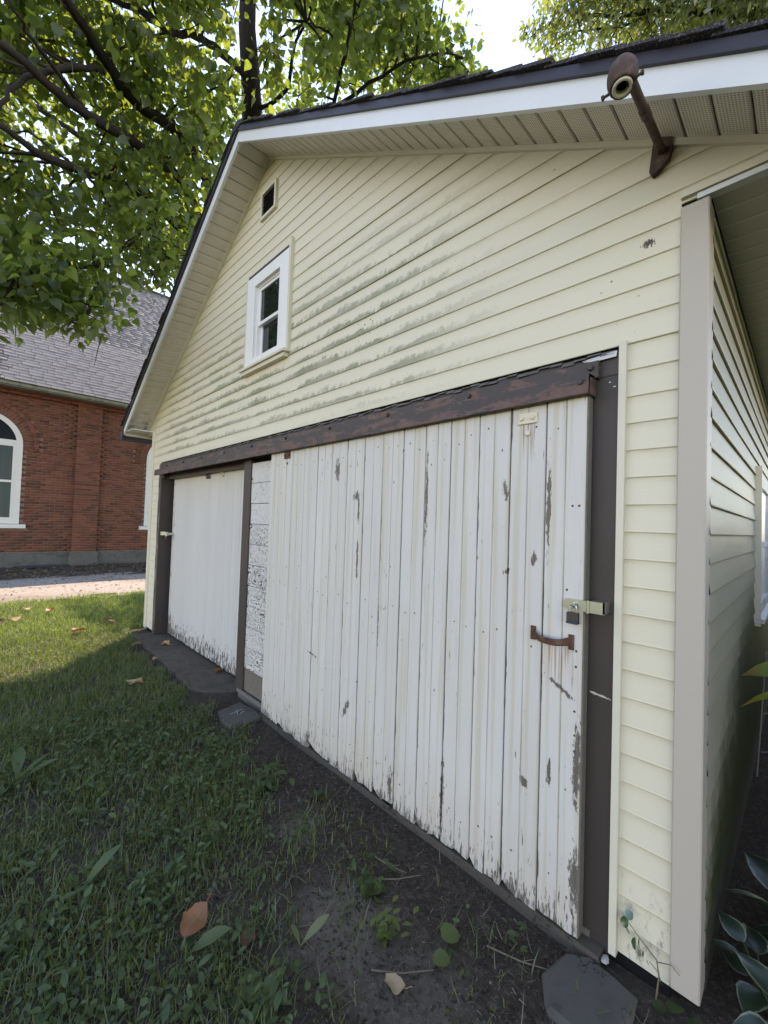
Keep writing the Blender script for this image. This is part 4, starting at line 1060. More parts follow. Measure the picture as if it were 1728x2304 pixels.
# windows
def church_window(yc):
    fr = MB(); R0, R1 = WR, WR - 0.13
    n = 22
    oy = arch_ring(yc, R0, 1.17, ZS, n); iy = arch_ring(yc, R1, 1.27, ZS, n)
    oy = [(yc - R0, 1.17), (yc + R0, 1.17)] + [(yc + R0 * math.cos(a), ZS + 0.98 * R0 * math.sin(a)) for a in np.linspace(0, math.pi, n)]
    N_ = len(oy)
    V_ = [(-14.875, p[0], p[1]) for p in oy] + [(-14.875, p[0], p[1]) for p in iy] + [(-14.96, p[0], p[1]) for p in iy] + [(-14.96, p[0], p[1]) for p in oy]
    F_ = []
    for i in range(N_):
        j = (i + 1) % N_
        F_ += [(i, j, N_ + j, N_ + i), (N_ + i, N_ + j, 2 * N_ + j, 2 * N_ + i), (3 * N_ + i, 3 * N_ + j, j, i)]
    fr.add(V_, F_)
    w = fr.build("window", CHW, ch)
    m_ = MB(); m_.box(-14.93, -14.88, yc - R1, yc + R1, 3.36, 3.46); m_.box(-14.925, -14.885, yc - R1, yc - R1 + 0.07, 1.27, 3.36); m_.box(-14.925, -14.885, yc + R1 - 0.07, yc + R1, 1.27, 3.36)
    m_.box(-14.925, -14.885, yc - R1 + 0.07, yc + R1 - 0.07, 2.30, 2.36); m_.box(-14.925, -14.885, yc - R1 + 0.07, yc + R1 - 0.07, 1.27, 1.34); m_.box(-14.925, -14.885, yc - 0.03, yc + 0.03, 1.34, 3.36); m_.box(-14.925, -14.885, yc - R1 + 0.07, yc + R1 - 0.07, 3.29, 3.36)
    m_.build("sash", CHW, w)
    m_ = MB(); m_.box(-14.903, -14.898, yc - R1, yc + R1, 1.27, 3.3); m_.build("pane", CURT, w)
    m_ = MB(); m_.prism([(yc - R1, 3.40)] + [(yc + R1, 3.40)] + [(yc + R1 * math.cos(a), ZS + 0.0 + R1 * math.sin(a)) for a in np.linspace(0.07, math.pi - 0.07, 16)], 'x', -14.903, -14.898); m_.build("pane", NAVY, w)
    m_ = MB(); m_.bbox(-14.95, -14.95 + 0.001, yc, yc + 0.001, 1.0, 1.001) if False else None
    m_ = MB(); m_.hexa([(-14.95, yc - 1.0, 1.05), (-14.80, yc - 1.0, 1.05), (-14.80, yc + 1.0, 1.05), (-14.95, yc + 1.0, 1.05), (-14.95, yc - 1.0, 1.17), (-14.80, yc - 1.0, 1.15), (-14.80, yc + 1.0, 1.15), (-14.95, yc + 1.0, 1.17)])
    m_.build("sill", CHW, w)
g = G("curtained_glass"); CURT = g.fin(g.mix(g.noise(1.0, g.scale(g.P, 1, 30, 0.3), detail=2), (0.035, 0.052, 0.050), (0.085, 0.11, 0.105)), 0.25, 0.12)
NAVY = m_flat('dark_arch_glass', (0.012, 0.016, 0.022), 0.2, 0.15)
for yc in WINS: church_window(yc)
# corbel course, eave fascia, roof
m_ = MB()
for k in range(int((Y1 - Y0) / 0.23)):
    y = Y0 + k * 0.23; m_.box(-14.9, -14.80 + 0.02 * (k % 2), y, y + 0.215, 4.72, 4.79)
m_.box(-14.9, -14.76, Y0, Y1, 4.80, 4.865)
tag(m_.build("corbel", BRK, ch), kind='stuff')
MOSSY = m_concrete("mossy_fascia", (0.14, 0.145, 0.10), (0.30, 0.30, 0.25), (0.06, 0.07, 0.035))
m_ = MB(); m_.box(-14.9, -14.40, Y0, Y1, 4.845, 4.865); m_.box(-14.42, -14.40, Y0, Y1, 4.83, 4.96); m_.build("eave_fascia", MOSSY, ch)
RA = math.atan2(6.3, 5.2); cr, sr = math.cos(RA), math.sin(RA)
RX0, RZ0 = -14.36, 4.965
RL = 8.05
m_ = MB()
def RP(d, y, h): return (RX0 - d * cr + h * sr, y, RZ0 + d * sr + h * cr)
m_.add([RP(0, Y0, -0.03), RP(0, Y1, -0.03), RP(RL, Y1, -0.03), RP(RL, Y0, -0.03), RP(0, Y0, -0.001), RP(0, Y1, -0.001), RP(RL, Y1, -0.001), RP(RL, Y0, -0.001)],
       [(3, 2, 1, 0), (4, 5, 6, 7), (0, 1, 5, 4), (1, 2, 6, 5), (2, 3, 7, 6), (3, 0, 4, 7)])
SHM = m_shingle("grey_shingle", (0.195, 0.185, 0.183), (0.225, 0.215, 0.21))
rf = m_.build("roof", ROOFM, ch)
ang = math.atan2(sr, cr)      # roof plane rotation about y
rows = []; EXPO = 0.135
nr = int(RL / EXPO)
for r in range(nr):
    y = Y0 + RNG.random() * 0.3
    while y < Y1 - 0.3:
        l = RNG.choice([0.24, 0.30, 0.33, 0.42])
        rows.append((r * EXPO + 0.06, y + l / 2, l - 0.008, RNG.uniform(0.011, 0.015) if RNG.random() < 0.4 else 0.009)); y += l
ra_ = np.array(rows)
# tilt each tab a little more than the roof so its butt stands proud
ta = RA + 0.0
Rm = np.array([[-cr, 0, sr], [0, 1, 0], [sr, 0, cr]])     # columns: up-slope, along y, normal
Rm = np.stack([np.array([-cr, 0, sr]), np.array([0, 1, 0]), np.array([sr, 0, cr])], 1)
sv = np.array([(-.5, -.5, 0), (.5, -.5, 0), (.5, .5, 0), (-.5, .5, 0), (-.5, -.5, 1.0), (.5, -.5, .25), (.5, .5, .25), (-.5, .5, 1.0)])
pos = np.array([RP(d, y, 0.0) for d, y, l, t in rows])
visr = (ra_[:, 1] > -1.4) & (ra_[:, 1] < 2.4 + ra_[:, 0] * 0.3) & (ra_[:, 0] < 5)
keyr = np.where(visr, 0, 50) + ra_[:, 0]
ordr = np.argsort(keyr)
shs = {}
for i in ordr[:290]:
    d, y, l, t = rows[i]; k = (round(l, 3), round(t, 3))
    if k not in shs:
        b = MB(); b.hexa([tuple(v) for v in sv * np.array([0.142, l, t])]); me = b.mesh("shingle"); me.materials.append(SHM); shs[k] = me
    o = bpy.data.objects.new("shingle", shs[k]); link(o, rf)
    o.location = pos[i]; o.rotation_euler = Matrix(Rm.tolist()).to_euler()
ii = ordr[290:]
o = scatter("shingle_courses", (sv, uf, {}), pos[ii], np.repeat(Rm[None], len(ii), 0), np.stack([np.full(len(ii), 0.142), ra_[ii, 2], ra_[ii, 3]], 1), SHM, rf, smooth=False); tag(o, kind='stuff')
m_ = MB(); p = [RP(RL - 0.15, 0, 0.03), RP(RL + 0.03, 0, 0.05)]
m_.add([(p[0][0], Y0, p[0][2]), (p[1][0], Y0, p[1][2]), (p[1][0], Y1, p[1][2]), (p[0][0], Y1, p[0][2]), (p[1][0] - 0.3, Y0, p[0][2] - 0.1), (p[1][0] - 0.3, Y1, p[0][2] - 0.1)], [(0, 3, 2, 1), (1, 2, 5, 4)])
m_.build("ridge_cap", ROOFM, rf)
m_ = MB(); m_.prism([(-15.3, 4.9), (-14.9, 4.9), (RP(RL, 0, -0.05)[0], RP(RL, 0, -0.05)[2]), (-25.0, 4.9)], 'y', Y0 + 0.1, Y0 + 0.3); m_.prism([(-15.3, 4.9), (-14.9, 4.9), (RP(RL, 0, -0.05)[0], RP(RL, 0, -0.05)[2]), (-25.0, 4.9)], 'y', Y1 - 0.3, Y1 - 0.1)
m_.box(-25, -15.3, Y0 + 0.1, Y0 + 0.3, -0.1, 4.9); m_.box(-25, -15.3, Y1 - 0.3, Y1 - 0.1, -0.1, 4.9)
m_.build("end_gable", MORT, ch)
# flat dark cover at the church's foot
wc = MB(); wc.bbox(-14.78, -14.45, -0.82, 0.20, -0.035, 0.02, 0.01); o = wc.build("well_cover", m_flat("dark_blue_metal", (0.03, 0.035, 0.05), 0.5)); tag(o, "flat dark metal cover lying against the church foundation", "well cover")

# ------------------------------------------------------------------ leaf materials and TREES
CATL = m_leaf("catalpa_leaf", (0.018, 0.034, 0.012), (0.042, 0.068, 0.024), (0.38, 0.50, 0.07), 0.48, 0.03, 0.45, obj=True)
BARK = m_bark()
cat_t = leaf_simple([(-0.03, 0.10), (0.02, 0.32), (0.15, 0.44), (0.32, 0.45), (0.52, 0.36), (0.72, 0.21), (0.90, 0.07), (1.03, 0.003)], 0.30, 0.20)
tree = empty("catalpa_tree", (-7.0, 1.65, -0.05), "big catalpa tree with heart shaped leaves beyond the garage", "tree")
def lit_zone(P):
    """True where a leaf would shade the sunlit drive or the sunlit corner of lawn"""
    gx = P[:, 0] - SUN[0] / SUN[2] * P[:, 2]; gy = P[:, 1] - SUN[1] / SUN[2] * P[:, 2]
    a = (gx < -8.85) & (gx > -11.6) & (gy > -3.0) & (gy < 2.2)
    b = (gx <= -8.85) & (gx > -8.9)
    c = (gx <= -6.75 + 0.12 * np.sin(gy * 9)) & (gx > -9.0) & (gy > -2.6) & (gy < -0.62 + 0.08 * np.sin(gx * 8))
    r = RNG.random(len(P))
    return a | ((b | c) & (r < 0.97))
fork = np.array([-7.02, 1.63, 6.1])
mb = MB()
mb.tube([(-7.0, 1.65, -0.15), (-7.0, 1.65, 0.3), (-7.0, 1.65, 2.5), (-7.02, 1.64, 4.6), fork, (-7.0, 1.66, 7.6), at(568, 262, 9.85), at(562, 150, 10.2), at(556, 60, 10.6), at(560, -60, 11.1), at(565, -200, 11.8)],
        [0.30, 0.235, 0.21, 0.20, 0.20, 0.175, 0.165, 0.15, 0.135, 0.12, 0.08], 14)
mb.build("trunk", BARK, tree, True)
limbs = [
    ([fork, at(430, 335, 8.6), at(300, 225, 8.0), at(215, 100, 7.7), at(140, -20, 7.4), at(80, -140, 7.2)], 0.125, 0.03),
    ([fork - (0, 0, 0.3), at(400, 400, 8.3), at(200, 262, 7.3), at(110, 190, 6.9), at(0, 98, 6.5), at(-130, 20, 6.2)], 0.10, 0.03),
    ([at(214, 275, 7.35), at(120, 150, 7.0), at(60, 70, 6.8), at(20, 0, 6.6)], 0.035, 0.015),
    ([at(230, 160, 7.75), at(180, 150, 7.4), at(60, 175, 6.9), at(0, 235, 6.6), at(-40, 300, 6.4)], 0.045, 0.02),
    ([fork - (0, 0, 0.6), at(360, 470, 8.0), at(130, 365, 6.9), at(40, 310, 6.5), at(-60, 240, 6.1)], 0.085, 0.025),
    ([fork - (0, 0, 0.8), at(350, 560, 7.7), at(250, 570, 6.8), at(215, 640, 6.1), at(190, 720, 5.7)], 0.06, 0.010),
    ([at(562, 180, 10.1), at(500, 120, 9.6), at(440, 85, 9.2), at(380, 70, 8.8), at(330, 35, 8.5), at(255, 0, 8.2), at(180, -60, 7.9)], 0.075, 0.03),
    ([at(380, 70, 8.8), at(350, 30, 8.6), at(335, -40, 8.5)], 0.04, 0.02),
    ([at(568, 250, 9.9), at(640, 210, 9.6), at(660, 120, 9.5), at(700, 20, 9.5)], 0.05, 0.02),
    ([at(730, 330, 9.3), at(760, 190, 9.0), at(790, 60, 9.0), at(800, -40, 9.0)], 0.045, 0.02),
    ([at(600, 300, 9.8), at(740, 250, 9.2), at(860, 170, 8.7), at(960, 120, 8.3), at(1040, 130, 8.0)], 0.05, 0.012),
    ([at(754, 90, 9.0), at(720, 60, 8.8), at(690, 50, 8.7)], 0.022, 0.01),
    ([fork, (-8.8, 2.6, 7.4), (-10.0, 3.6, 8.6), (-10.8, 4.6, 9.6)], 0.11, 0.03),
    ([fork, (-8.2, 0.4, 7.6), (-8.8, -1.2, 8.3), (-9.0, -2.6, 8.8)], 0.10, 0.03),
    ([(-7.0, 1.66, 7.6), (-6.0, 3.0, 9.0), (-5.0, 4.4, 10.2)], 0.09, 0.03),
    ([at(240, 600, 6.6), at(120, 610, 6.2), at(40, 660, 5.8), at(0, 690, 5.6)], 0.035, 0.010),
]
limbpts = []
for pts, r0, r1 in limbs:
    pts = [np.array(p, float) for p in pts]
    fine = []
    for i in range(len(pts) - 1):
        for k in range(4):
            t = k / 4; p_1 = pts[max(i - 1, 0)]; p2 = pts[min(i + 2, len(pts) - 1)]
            a, b = pts[i], pts[i + 1]
            q = 0.5 * ((2 * a) + (-p_1 + b) * t + (2 * p_1 - 5 * a + 4 * b - p2) * t * t + (-p_1 + 3 * a - 3 * b + p2) * t ** 3)
            fine.append(q + RNG.normal(0, 0.012, 3))
    fine.append(pts[-1])
    m_ = MB(); m_.tube(fine, list(np.linspace(r0 * 0.78, r1 * 0.7, len(fine))), 8); m_.build("branch", BARK, tree, True)
    limbpts += fine[3:]
limbpts = np.array(limbpts)
# foliage clusters
clusters = []
def inpoly(u, v, poly):
    c = False; n = len(poly)
    for i in range(n):
        x0, y0 = poly[i]; x1, y1 = poly[(i + 1) % n]
        if (y0 > v) != (y1 > v) and u < (x1 - x0) * (v - y0) / (y1 - y0) + x0: c = not c
    return c
k_ = 1728 / 1659
shape = [(a * k_, b * k_) for a, b in [(-260, -260), (835, -260), (850, -10), (890, 60), (920, 120), (930, 175), (700, 240), (560, 270), (500, 360), (430, 560), (330, 570), (250, 590), (190, 620), (120, 600), (0, 610), (-260, 620)]]
for u in np.arange(-250, 1080, 82):
    for v in np.arange(-250, 720, 82):
        for lay in range(2):
            uu, vv = u + RNG.uniform(-38, 38), v + RNG.uniform(-38, 38)
            if not inpoly(uu, vv, shape): continue
            f = np.clip(uu / 1000, 0, 1); gdn = np.clip((vv) / 700, 0, 1)
            t = (8.1 + 0.9 * f - 2.3 * gdn ** 2) if lay == 0 else (9.3 + 1.0 * f - 1.6 * gdn)
            t += RNG.uniform(-0.5, 0.5)
            if lay == 1 and RNG.random() < (0.30 if 180 < uu < 460 and 250 < vv < 600 else 0.55): continue
            if RNG.random() < (0.54 if (uu < 420 and vv < 400) else 0.30 if uu > 580 else 0.18): continue
            clusters.append((at(uu, vv, t), RNG.uniform(0.38, 0.66)))
for u, v, t, r in [(205, 705, 5.9, .42), (175, 735, 5.75, .30), (120, 690, 5.8, .42), (40, 700, 5.7, .45), (0, 690, 5.6, .4), (255, 640, 6.3, .35), (330, 600, 6.9, .42), (385, 600, 7.4, .38), (350, 640, 7.2, .22), (60, 640, 5.9, .45), (215, 650, 6.1, .4), (-60, 700, 5.5, .5),
                   (1035, 135, 8.3, .30), (1000, 150, 8.3, .35), (965, 95, 8.4, .36), (935, 35, 8.5, .36), (905, -20, 8.5, .4), (1055, 160, 8.2, .2), (990, 180, 8.3, .3), (900, 190, 8.6, .4), (930, 150, 8.5, .4), (450, 520, 8.2, .4)]:
    clusters.append((at(u * 1.0, v * 1.0 - (48 if v > 600 and u < 260 and not 150 < u < 210 else 15 if v > 600 else 0), t), r))
for _ in range(60):     # the rest of the crown, out of the picture
    a = RNG.uniform(0, 2 * np.pi); el = RNG.uniform(-0.3, 1.2); rr_ = RNG.uniform(0.75, 1.0)
    p = np.array([-7.4, 1.6, 9.2]) + rr_ * np.array([4.9 * math.cos(a) * math.cos(el), 5.2 * math.sin(a) * math.cos(el), 3.8 * math.sin(el)])
    if p[1] < -1.0 and p[0] > -8.5: continue
    q_ = (p - CAM_C) @ CAM_R; pu, pv = 864 + FPX * q_[0] / max(q_[1], .1), 1152 - FPX * q_[2] / max(q_[1], .1)
    if q_[1] > 0 and -150 < pu < 1900 and -200 < pv < 1500 and not inpoly(pu, pv, shape): continue
    clusters.append((p, RNG.uniform(0.6, 0.95)))
for gx in np.arange(-8.9, -6.2, 0.42):  # added boughs, set up-sun so they shade this strip of lawn
    for gy in np.arange(-0.45, 1.7, 0.42):
        if RNG.random() < 0.22: continue
        h = RNG.uniform(5.0, 6.6); x_, y_ = gx + RNG.uniform(-.15, .15), gy + RNG.uniform(-.12, .12)
        clusters.append((np.array([x_ + SUN[0] / SUN[2] * h, y_ + SUN[1] / SUN[2] * h, h]), RNG.uniform(.32, .45)))
LP, LT = [], []
twigs = MB()
for c, r in clusters:
    n = int(235 * (r / 0.6) ** 2)
    d = RNG.normal(size=(n, 3)); d /= np.linalg.norm(d, axis=1)[:, None]
    rad = r * RNG.random(n) ** 0.45
    P = c + d * rad[:, None] * np.array([1.15, 1.15, 0.85])
    LP.append(P)
    j = np.argmin(((limbpts - c) ** 2).sum(1)); b = limbpts[j]
    if np.linalg.norm(b - c) < 2.6:
        mid = (b + c) / 2 + np.array([0, 0, 0.12]) + RNG.normal(0, 0.08, 3)
        twigs.tube([b, mid, c], [0.018, 0.012, 0.006], 5, False)
    for q in range(4):
        e = c + d[q] * r * 0.8
        twigs.tube([c, (c + e) / 2 + RNG.normal(0, 0.04, 3), e], [0.007, 0.005, 0.003], 4, False)
LP = np.concatenate(LP)
keep = ~lit_zone(LP)
inside = (LP[:, 1] > -0.45) & (LP[:, 0] > -6.7) & (LP[:, 0] < 0.6) & (LP[:, 2] < PZ + 0.45 - SL * np.abs(LP[:, 0] - PX))
keep &= ~inside
# leaves hang outside the limbs: the underside of the crown shows its bare wood
def near_limb(P):
    q_ = (P - CAM_C) @ CAM_R; pu = 864 + FPX * q_[:, 0] / np.maximum(q_[:, 1], .1); pv = 1152 - FPX * q_[:, 2] / np.maximum(q_[:, 1], .1)
    out = np.zeros(len(P), bool)
    tr = np.array([at(568, 262, 9.85), at(562, 150, 10.2), at(556, 60, 10.6), at(560, -60, 11.1)])
    tr = np.concatenate([tr + (np.roll(tr, -1, 0) - tr) * k for k in (0, .25, .5, .75)])
    for L in np.concatenate([limbpts, tr]):
        l_ = (L - CAM_C) @ CAM_R
        if l_[1] < 1: continue
        lu = 864 + FPX * l_[0] / l_[1]; lv = 1152 - FPX * l_[2] / l_[1]
        if lv > 330: continue
        out |= (np.hypot(pu - lu, pv - lv) < (34 if abs(lu - 562) < 14 else 22)) & (q_[:, 1] < l_[1] + 0.1)
    return out
keep &= ~(near_limb(LP) & (RNG.random(len(LP)) < 0.9))
LP = LP[keep]
tag(twigs.build("twig", BARK, tree), kind='stuff')
N = len(LP)
yaw = RNG.uniform(0, 2 * np.pi, N); tilt = RNG.normal(-0.55, 0.45, N); roll = RNG.normal(0, 0.6, N)
LR = rots(yaw, tilt, roll); LS = RNG.uniform(0.05, 0.132, N)
# 280 leaves that show largest become parts
dv = LP - CAM_C; q = dv @ CAM_R; uu = 864 + FPX * q[:, 0] / np.maximum(q[:, 1], .1); vv = 1152 - FPX * q[:, 2] / np.maximum(q[:, 1], .1)
infr = (uu > 0) & (uu < 1728) & (vv > 0) & (vv < 1000) & (q[:, 1] > 0)
size = np.where(infr, LS / np.maximum(q[:, 1], .1), 0)
big = np.argsort(-size)[:280]
tv, tf, ta_ = cat_t
lme = fast_mesh("leaf", tv, tf, CATL, {'var': np.full(len(tv), 0.2), **ta_}, True)
for i in big:
    o = bpy.data.objects.new("leaf", lme); link(o, tree)
    o.location = LP[i]; o.rotation_euler = Matrix(LR[i].tolist()).to_euler(); o.scale = (LS[i],) * 3
msk = np.ones(N, bool); msk[big] = False
o = scatter("crown", cat_t, LP[msk], LR[msk], LS[msk], CATL, tree); tag(o, kind='stuff')
# hanging seed pods
PODM = m_flat("catalpa_pod", (0.045, 0.05, 0.02), 0.6)
pods = MB()
sel = RNG.choice(N, 170, replace=False)
for i in sel:
    p = LP[i]; l = RNG.uniform(0.22, 0.38); a = RNG.normal(0, 0.05, 2)
    pods.tube([p, p + (a[0] * .5, a[1] * .5, -l / 2), p + (a[0], a[1], -l)], [0.004, 0.0045, 0.002], 4, False)
tag(pods.build("seed_pod", PODM, tree), kind='stuff')

# second tree with small leaves, beyond the roof
ASHL = m_leaf("ash_leaf", (0.04, 0.06, 0.022), (0.085, 0.11, 0.045), (0.36, 0.44, 0.07), 0.46, 0.08, 0.4)
ash = empty("ash_tree", (3.2, 11.5, -0.1), "small leaved tree reaching over the garage roof at upper right", "tree")
m_ = MB(); m_.tube([(3.2, 11.5, -0.2), (3.2, 11.5, 3), (3.0, 11.3, 7), (2.6, 11.0, 11), (2.4, 10.8, 15)], [0.32, 0.26, 0.22, 0.16, 0.05], 12); m_.build("trunk", BARK, ash, True)
sm_t = leaf_simple([(0, 0.03), (0.3, 0.24), (0.65, 0.19), (1.0, 0.01)], 0.2, 0.15)
cl2 = []
shp2 = [(a * k_, b * k_) for a, b in [(1190, -200), (1185, 20), (1165, 60), (1200, 85), (1225, 85), (1260, 95), (1320, 100), (1400, 120), (1500, 110), (1760, 60), (1800, -200)]]
for u in np.arange(1150, 1900, 40):
    for v in np.arange(-240, 130, 40):
        for lay in range(2):
            a, b = u + RNG.uniform(-20, 20), v + RNG.uniform(-20, 20)
            dens = 0.55 if a < 1330 else 0.95
            if inpoly(a, b, shp2) and RNG.random() < dens: cl2.append((at(a, b, 13.2 + 2.2 * lay + RNG.uniform(-.6, .6)), RNG.uniform(0.30, 0.6)))
for u, v in [(1180, 72), (1200, 80), (1215, 60), (1232, 110), (1240, 135), (1260, 50), (1290, 120), (1310, 40), (1350, 105)]: cl2.append((at(u, v, 13.4), 0.22))
for _ in range(60):
    a = RNG.uniform(0, 2 * np.pi); el = RNG.uniform(-0.4, 1.3)
    cl2.append((np.array([2.6, 11.0, 12.5]) + np.array([4.4 * math.cos(a) * math.cos(el), 3.6 * math.sin(a) * math.cos(el), 3.4 * math.sin(el)]), RNG.uniform(0.7, 1.1)))
P2 = []; tw2 = MB()
for c, r in cl2:
    n = int(230 * (r / 0.5) ** 2 * (0.42 if r < .65 else 0.3)); d = RNG.normal(size=(n, 3)); d /= np.linalg.norm(d, axis=1)[:, None]
    P2.append(c + d * (r * RNG.random(n) ** 0.5)[:, None])
    for q_ in range(3): tw2.tube([c - d[q_] * r * .7, c, c + d[q_] * r * 0.9], [0.008, 0.008, 0.003], 4, False)
P2 = np.concatenate(P2); P2 = P2[~lit_zone(P2)]
n = len(P2)
for pts, r0, r1 in [([(2.7, 11.1, 10.2), at(1700, 40, 13.6), at(1500, 20, 13.2), at(1380, 38, 13.1), at(1290, 30, 13.2)], .09, .012), ([at(1500, 20, 13.2), at(1400, 60, 13.2), at(1300, 70, 13.3), at(1240, 110, 13.4)], .03, .008), ([(2.6, 11.0, 11), at(1728, -60, 14.4), at(1500, -100, 14.0)], .08, .02)]:
    m_ = MB(); m_.tube(pts, list(np.linspace(r0, r1, len(pts))), 7); m_.build("branch", BARK, ash, True)
tag(tw2.build("twig", BARK, ash), kind='stuff')
o = scatter("crown", sm_t, P2, rots(RNG.uniform(0, 6.28, n), RNG.normal(-0.7, 0.5, n), RNG.normal(0, .6, n)), RNG.uniform(0.09, 0.15, n), ASHL, ash); tag(o, kind='stuff')

# ------------------------------------------------------------------ lawn, weeds, litter
GRS = m_leaf("grass_blade", (0.050, 0.080, 0.017), (0.16, 0.175, 0.06), (0.30, 0.40, 0.055), 0.42, 0.05, 0.5, vein=False)
WED = m_leaf("weed_leaf", (0.030, 0.056, 0.012), (0.098, 0.128, 0.034), (0.16, 0.24, 0.035), 0.35, 0.03, 0.55)
WED2 = m_leaf("pale_weed_leaf", (0.035, 0.068, 0.018), (0.085, 0.13, 0.042), (0.17, 0.25, 0.045), 0.35, 0.03, 0.55)
blade_t = (np.array([(-.5, 0, 0), (.5, 0, 0), (.38, .22, .55), (-.38, .22, .55), (0, .75, 1.0)]), [np.array([(0, 1, 2, 3)]), np.array([(3, 2, 4)])], {'edge': np.full(5, .5), 'along': np.array([0, 0, .5, .5, 1.])})
round_t = leaf_simple([(0.0, 0.04), (0.12, 0.34), (0.40, 0.50), (0.72, 0.42), (0.95, 0.12)], 0.15, 0.22)
oval_t = leaf_simple([(0.0, 0.02), (0.2, 0.16), (0.5, 0.24), (0.8, 0.15), (1.0, 0.005)], 0.25, 0.25)
lance_t = leaf_simple([(0.0, 0.015), (0.25, 0.05), (0.5, 0.12), (0.75, 0.13), (0.92, 0.07), (1.0, 0.005)], 0.35, 0.25)
BXs = np.array([-9.5, -6.2, -5.7, -5.4, -3.7, -3.3, -2.75, -2.35, -2.0, -1.75, -1.4, -1.15, -0.9, -0.5, -0.2, 0.3, 2.2])
BYs = np.array([1.2, 1.2, 0.0, -0.26, -0.31, -0.34, -0.31, -0.26, -0.36, -0.50, -0.62, -0.80, -0.90, -0.82, -0.62, -0.45, -0.45])
def density(X, Y):
    b = np.interp(X, BXs, BYs)
    d = (b - Y) + 0.07 * np.sin(X * 11 + Y * 7) + 0.05 * np.sin(X * 23 - Y * 17)
    v = np.clip(d / 0.16, 0, 1)
    patch = 0.5 + 0.5 * np.sin(X * 4.3 + 1.1) * np.sin(Y * 5.7 + X * 1.9) + 0.3 * np.sin(X * 13 + Y * 9)
    inner = np.where((Y < -0.22) & (X > -2.9), (0.10 + 0.22 * np.clip((-0.32 - Y) / 0.2, 0, 1)) * np.clip(patch, 0, 1.3) ** 2, 0)
    bare = np.clip(1 - np.hypot(X + 2.55, (Y + 1.53) * 1.3) / 0.30, 0, 1) * 0.85
    return np.clip(np.maximum(v, inner) * (1 - bare) * (0.25 + 0.75 * np.clip(patch + 0.2, 0, 1)), 0, 1)
def sow(n, x0, x1, y0, y1, f=density):
    X = RNG.uniform(x0, x1, n * 3); Y = RNG.uniform(y0, y1, n * 3)
    k = RNG.random(n * 3) < f(X, Y)
    k &= ~((X > -5.75) & (X < -3.28) & (Y > -0.25)) & ~((X > -6.12) & (X < 0.1) & (Y > -0.09))
    X, Y = X[k][:n], Y[k][:n]
    return np.stack([X, Y, gz(X, Y)], 1)
def grass(P, h0, h1, w, name, lean=0.5):
    n = len(P); h = RNG.uniform(h0, h1, n); yaw_ = RNG.uniform(0, 6.28, n)
    le = RNG.normal(0, lean, n)
    R_ = rots(yaw_, np.zeros(n), le)
    return scatter(name, blade_t, P - np.array([0, 0, .004]), R_, np.stack([np.full(n, w) * RNG.uniform(.7, 1.4, n), h * .9, h], 1), GRS)
o = grass(np.concatenate([sow(34000, -3.4, 0.4, -2.3, -0.1), sow(40000, -6.6, -3.3, -2.4, -0.2), sow(7000, -6.6, 1.5, -5.5, -2.3)]), 0.025, 0.085, 0.0045, "grass"); tag(o, "short shaded lawn grass before the garage", kind='stuff')
GRS = m_leaf('lawn_blade', (0.055, 0.095, 0.018), (0.13, 0.18, 0.045), (0.34, 0.46, 0.06), 0.45, 0.05, 0.5, vein=False)
o = grass(sow(42000, -9.25, -6.2, -2.9, 1.3, lambda X, Y: np.where(X < -9.0 + 0.12 * np.sin(Y * 7), 0.35, 1.0)), 0.035, 0.10, 0.006, "grass", 0.4); tag(o, "longer lawn grass beside the gravel driveway", kind='stuff')
def cover(P, t, s0, s1, m, name, h0, h1, lab):
    n = len(P); P = P.copy(); P[:, 2] += RNG.uniform(h0, h1, n)
    R_ = rots(RNG.uniform(0, 6.28, n), RNG.normal(0.08, 0.38, n), RNG.normal(0, 0.38, n))
    o = scatter(name, t, P, R_, RNG.uniform(s0, s1, n), m); tag(o, lab, kind='stuff'); return o
cover(np.concatenate([sow(7000, -3.4, 0.4, -2.3, -0.1), sow(4500, -6.6, -3.3, -2.3, -0.2), sow(1500, -6.6, 1.5, -5, -2.3)]), round_t, 0.006, 0.023, WED, "ground_cover", 0.008, 0.055, "round leaved creeping weeds in the lawn")
cover(np.concatenate([sow(4200, -3.4, 0.4, -2.3, -0.1), sow(3500, -6.6, -3.3, -2.3, -0.2), sow(3000, -9.1, -6.4, -2.6, 1.0)]), oval_t, 0.010, 0.036, WED2, "ground_cover", 0.015, 0.065, "oval leaved weeds in the lawn")
# leafy tufts (three-leaved weeds) that stand higher near the bare soil
TU = sow(420, -3.6, -0.4, -1.9, -0.2)
PP, YY = [], []
for p in TU:
    for q_ in range(6): PP.append(p + np.array([RNG.normal(0, .025), RNG.normal(0, .025), RNG.uniform(.02, .09)])); YY.append(q_)
PP = np.array(PP); n = len(PP)
o = scatter("ground_cover", oval_t, PP, rots(RNG.uniform(0, 6.28, n), RNG.normal(0.1, .3, n), RNG.normal(0, .25, n)), RNG.uniform(.02, .05, n), WED2); tag(o, "taller leafy weeds at the edge of the bare soil", kind='stuff')
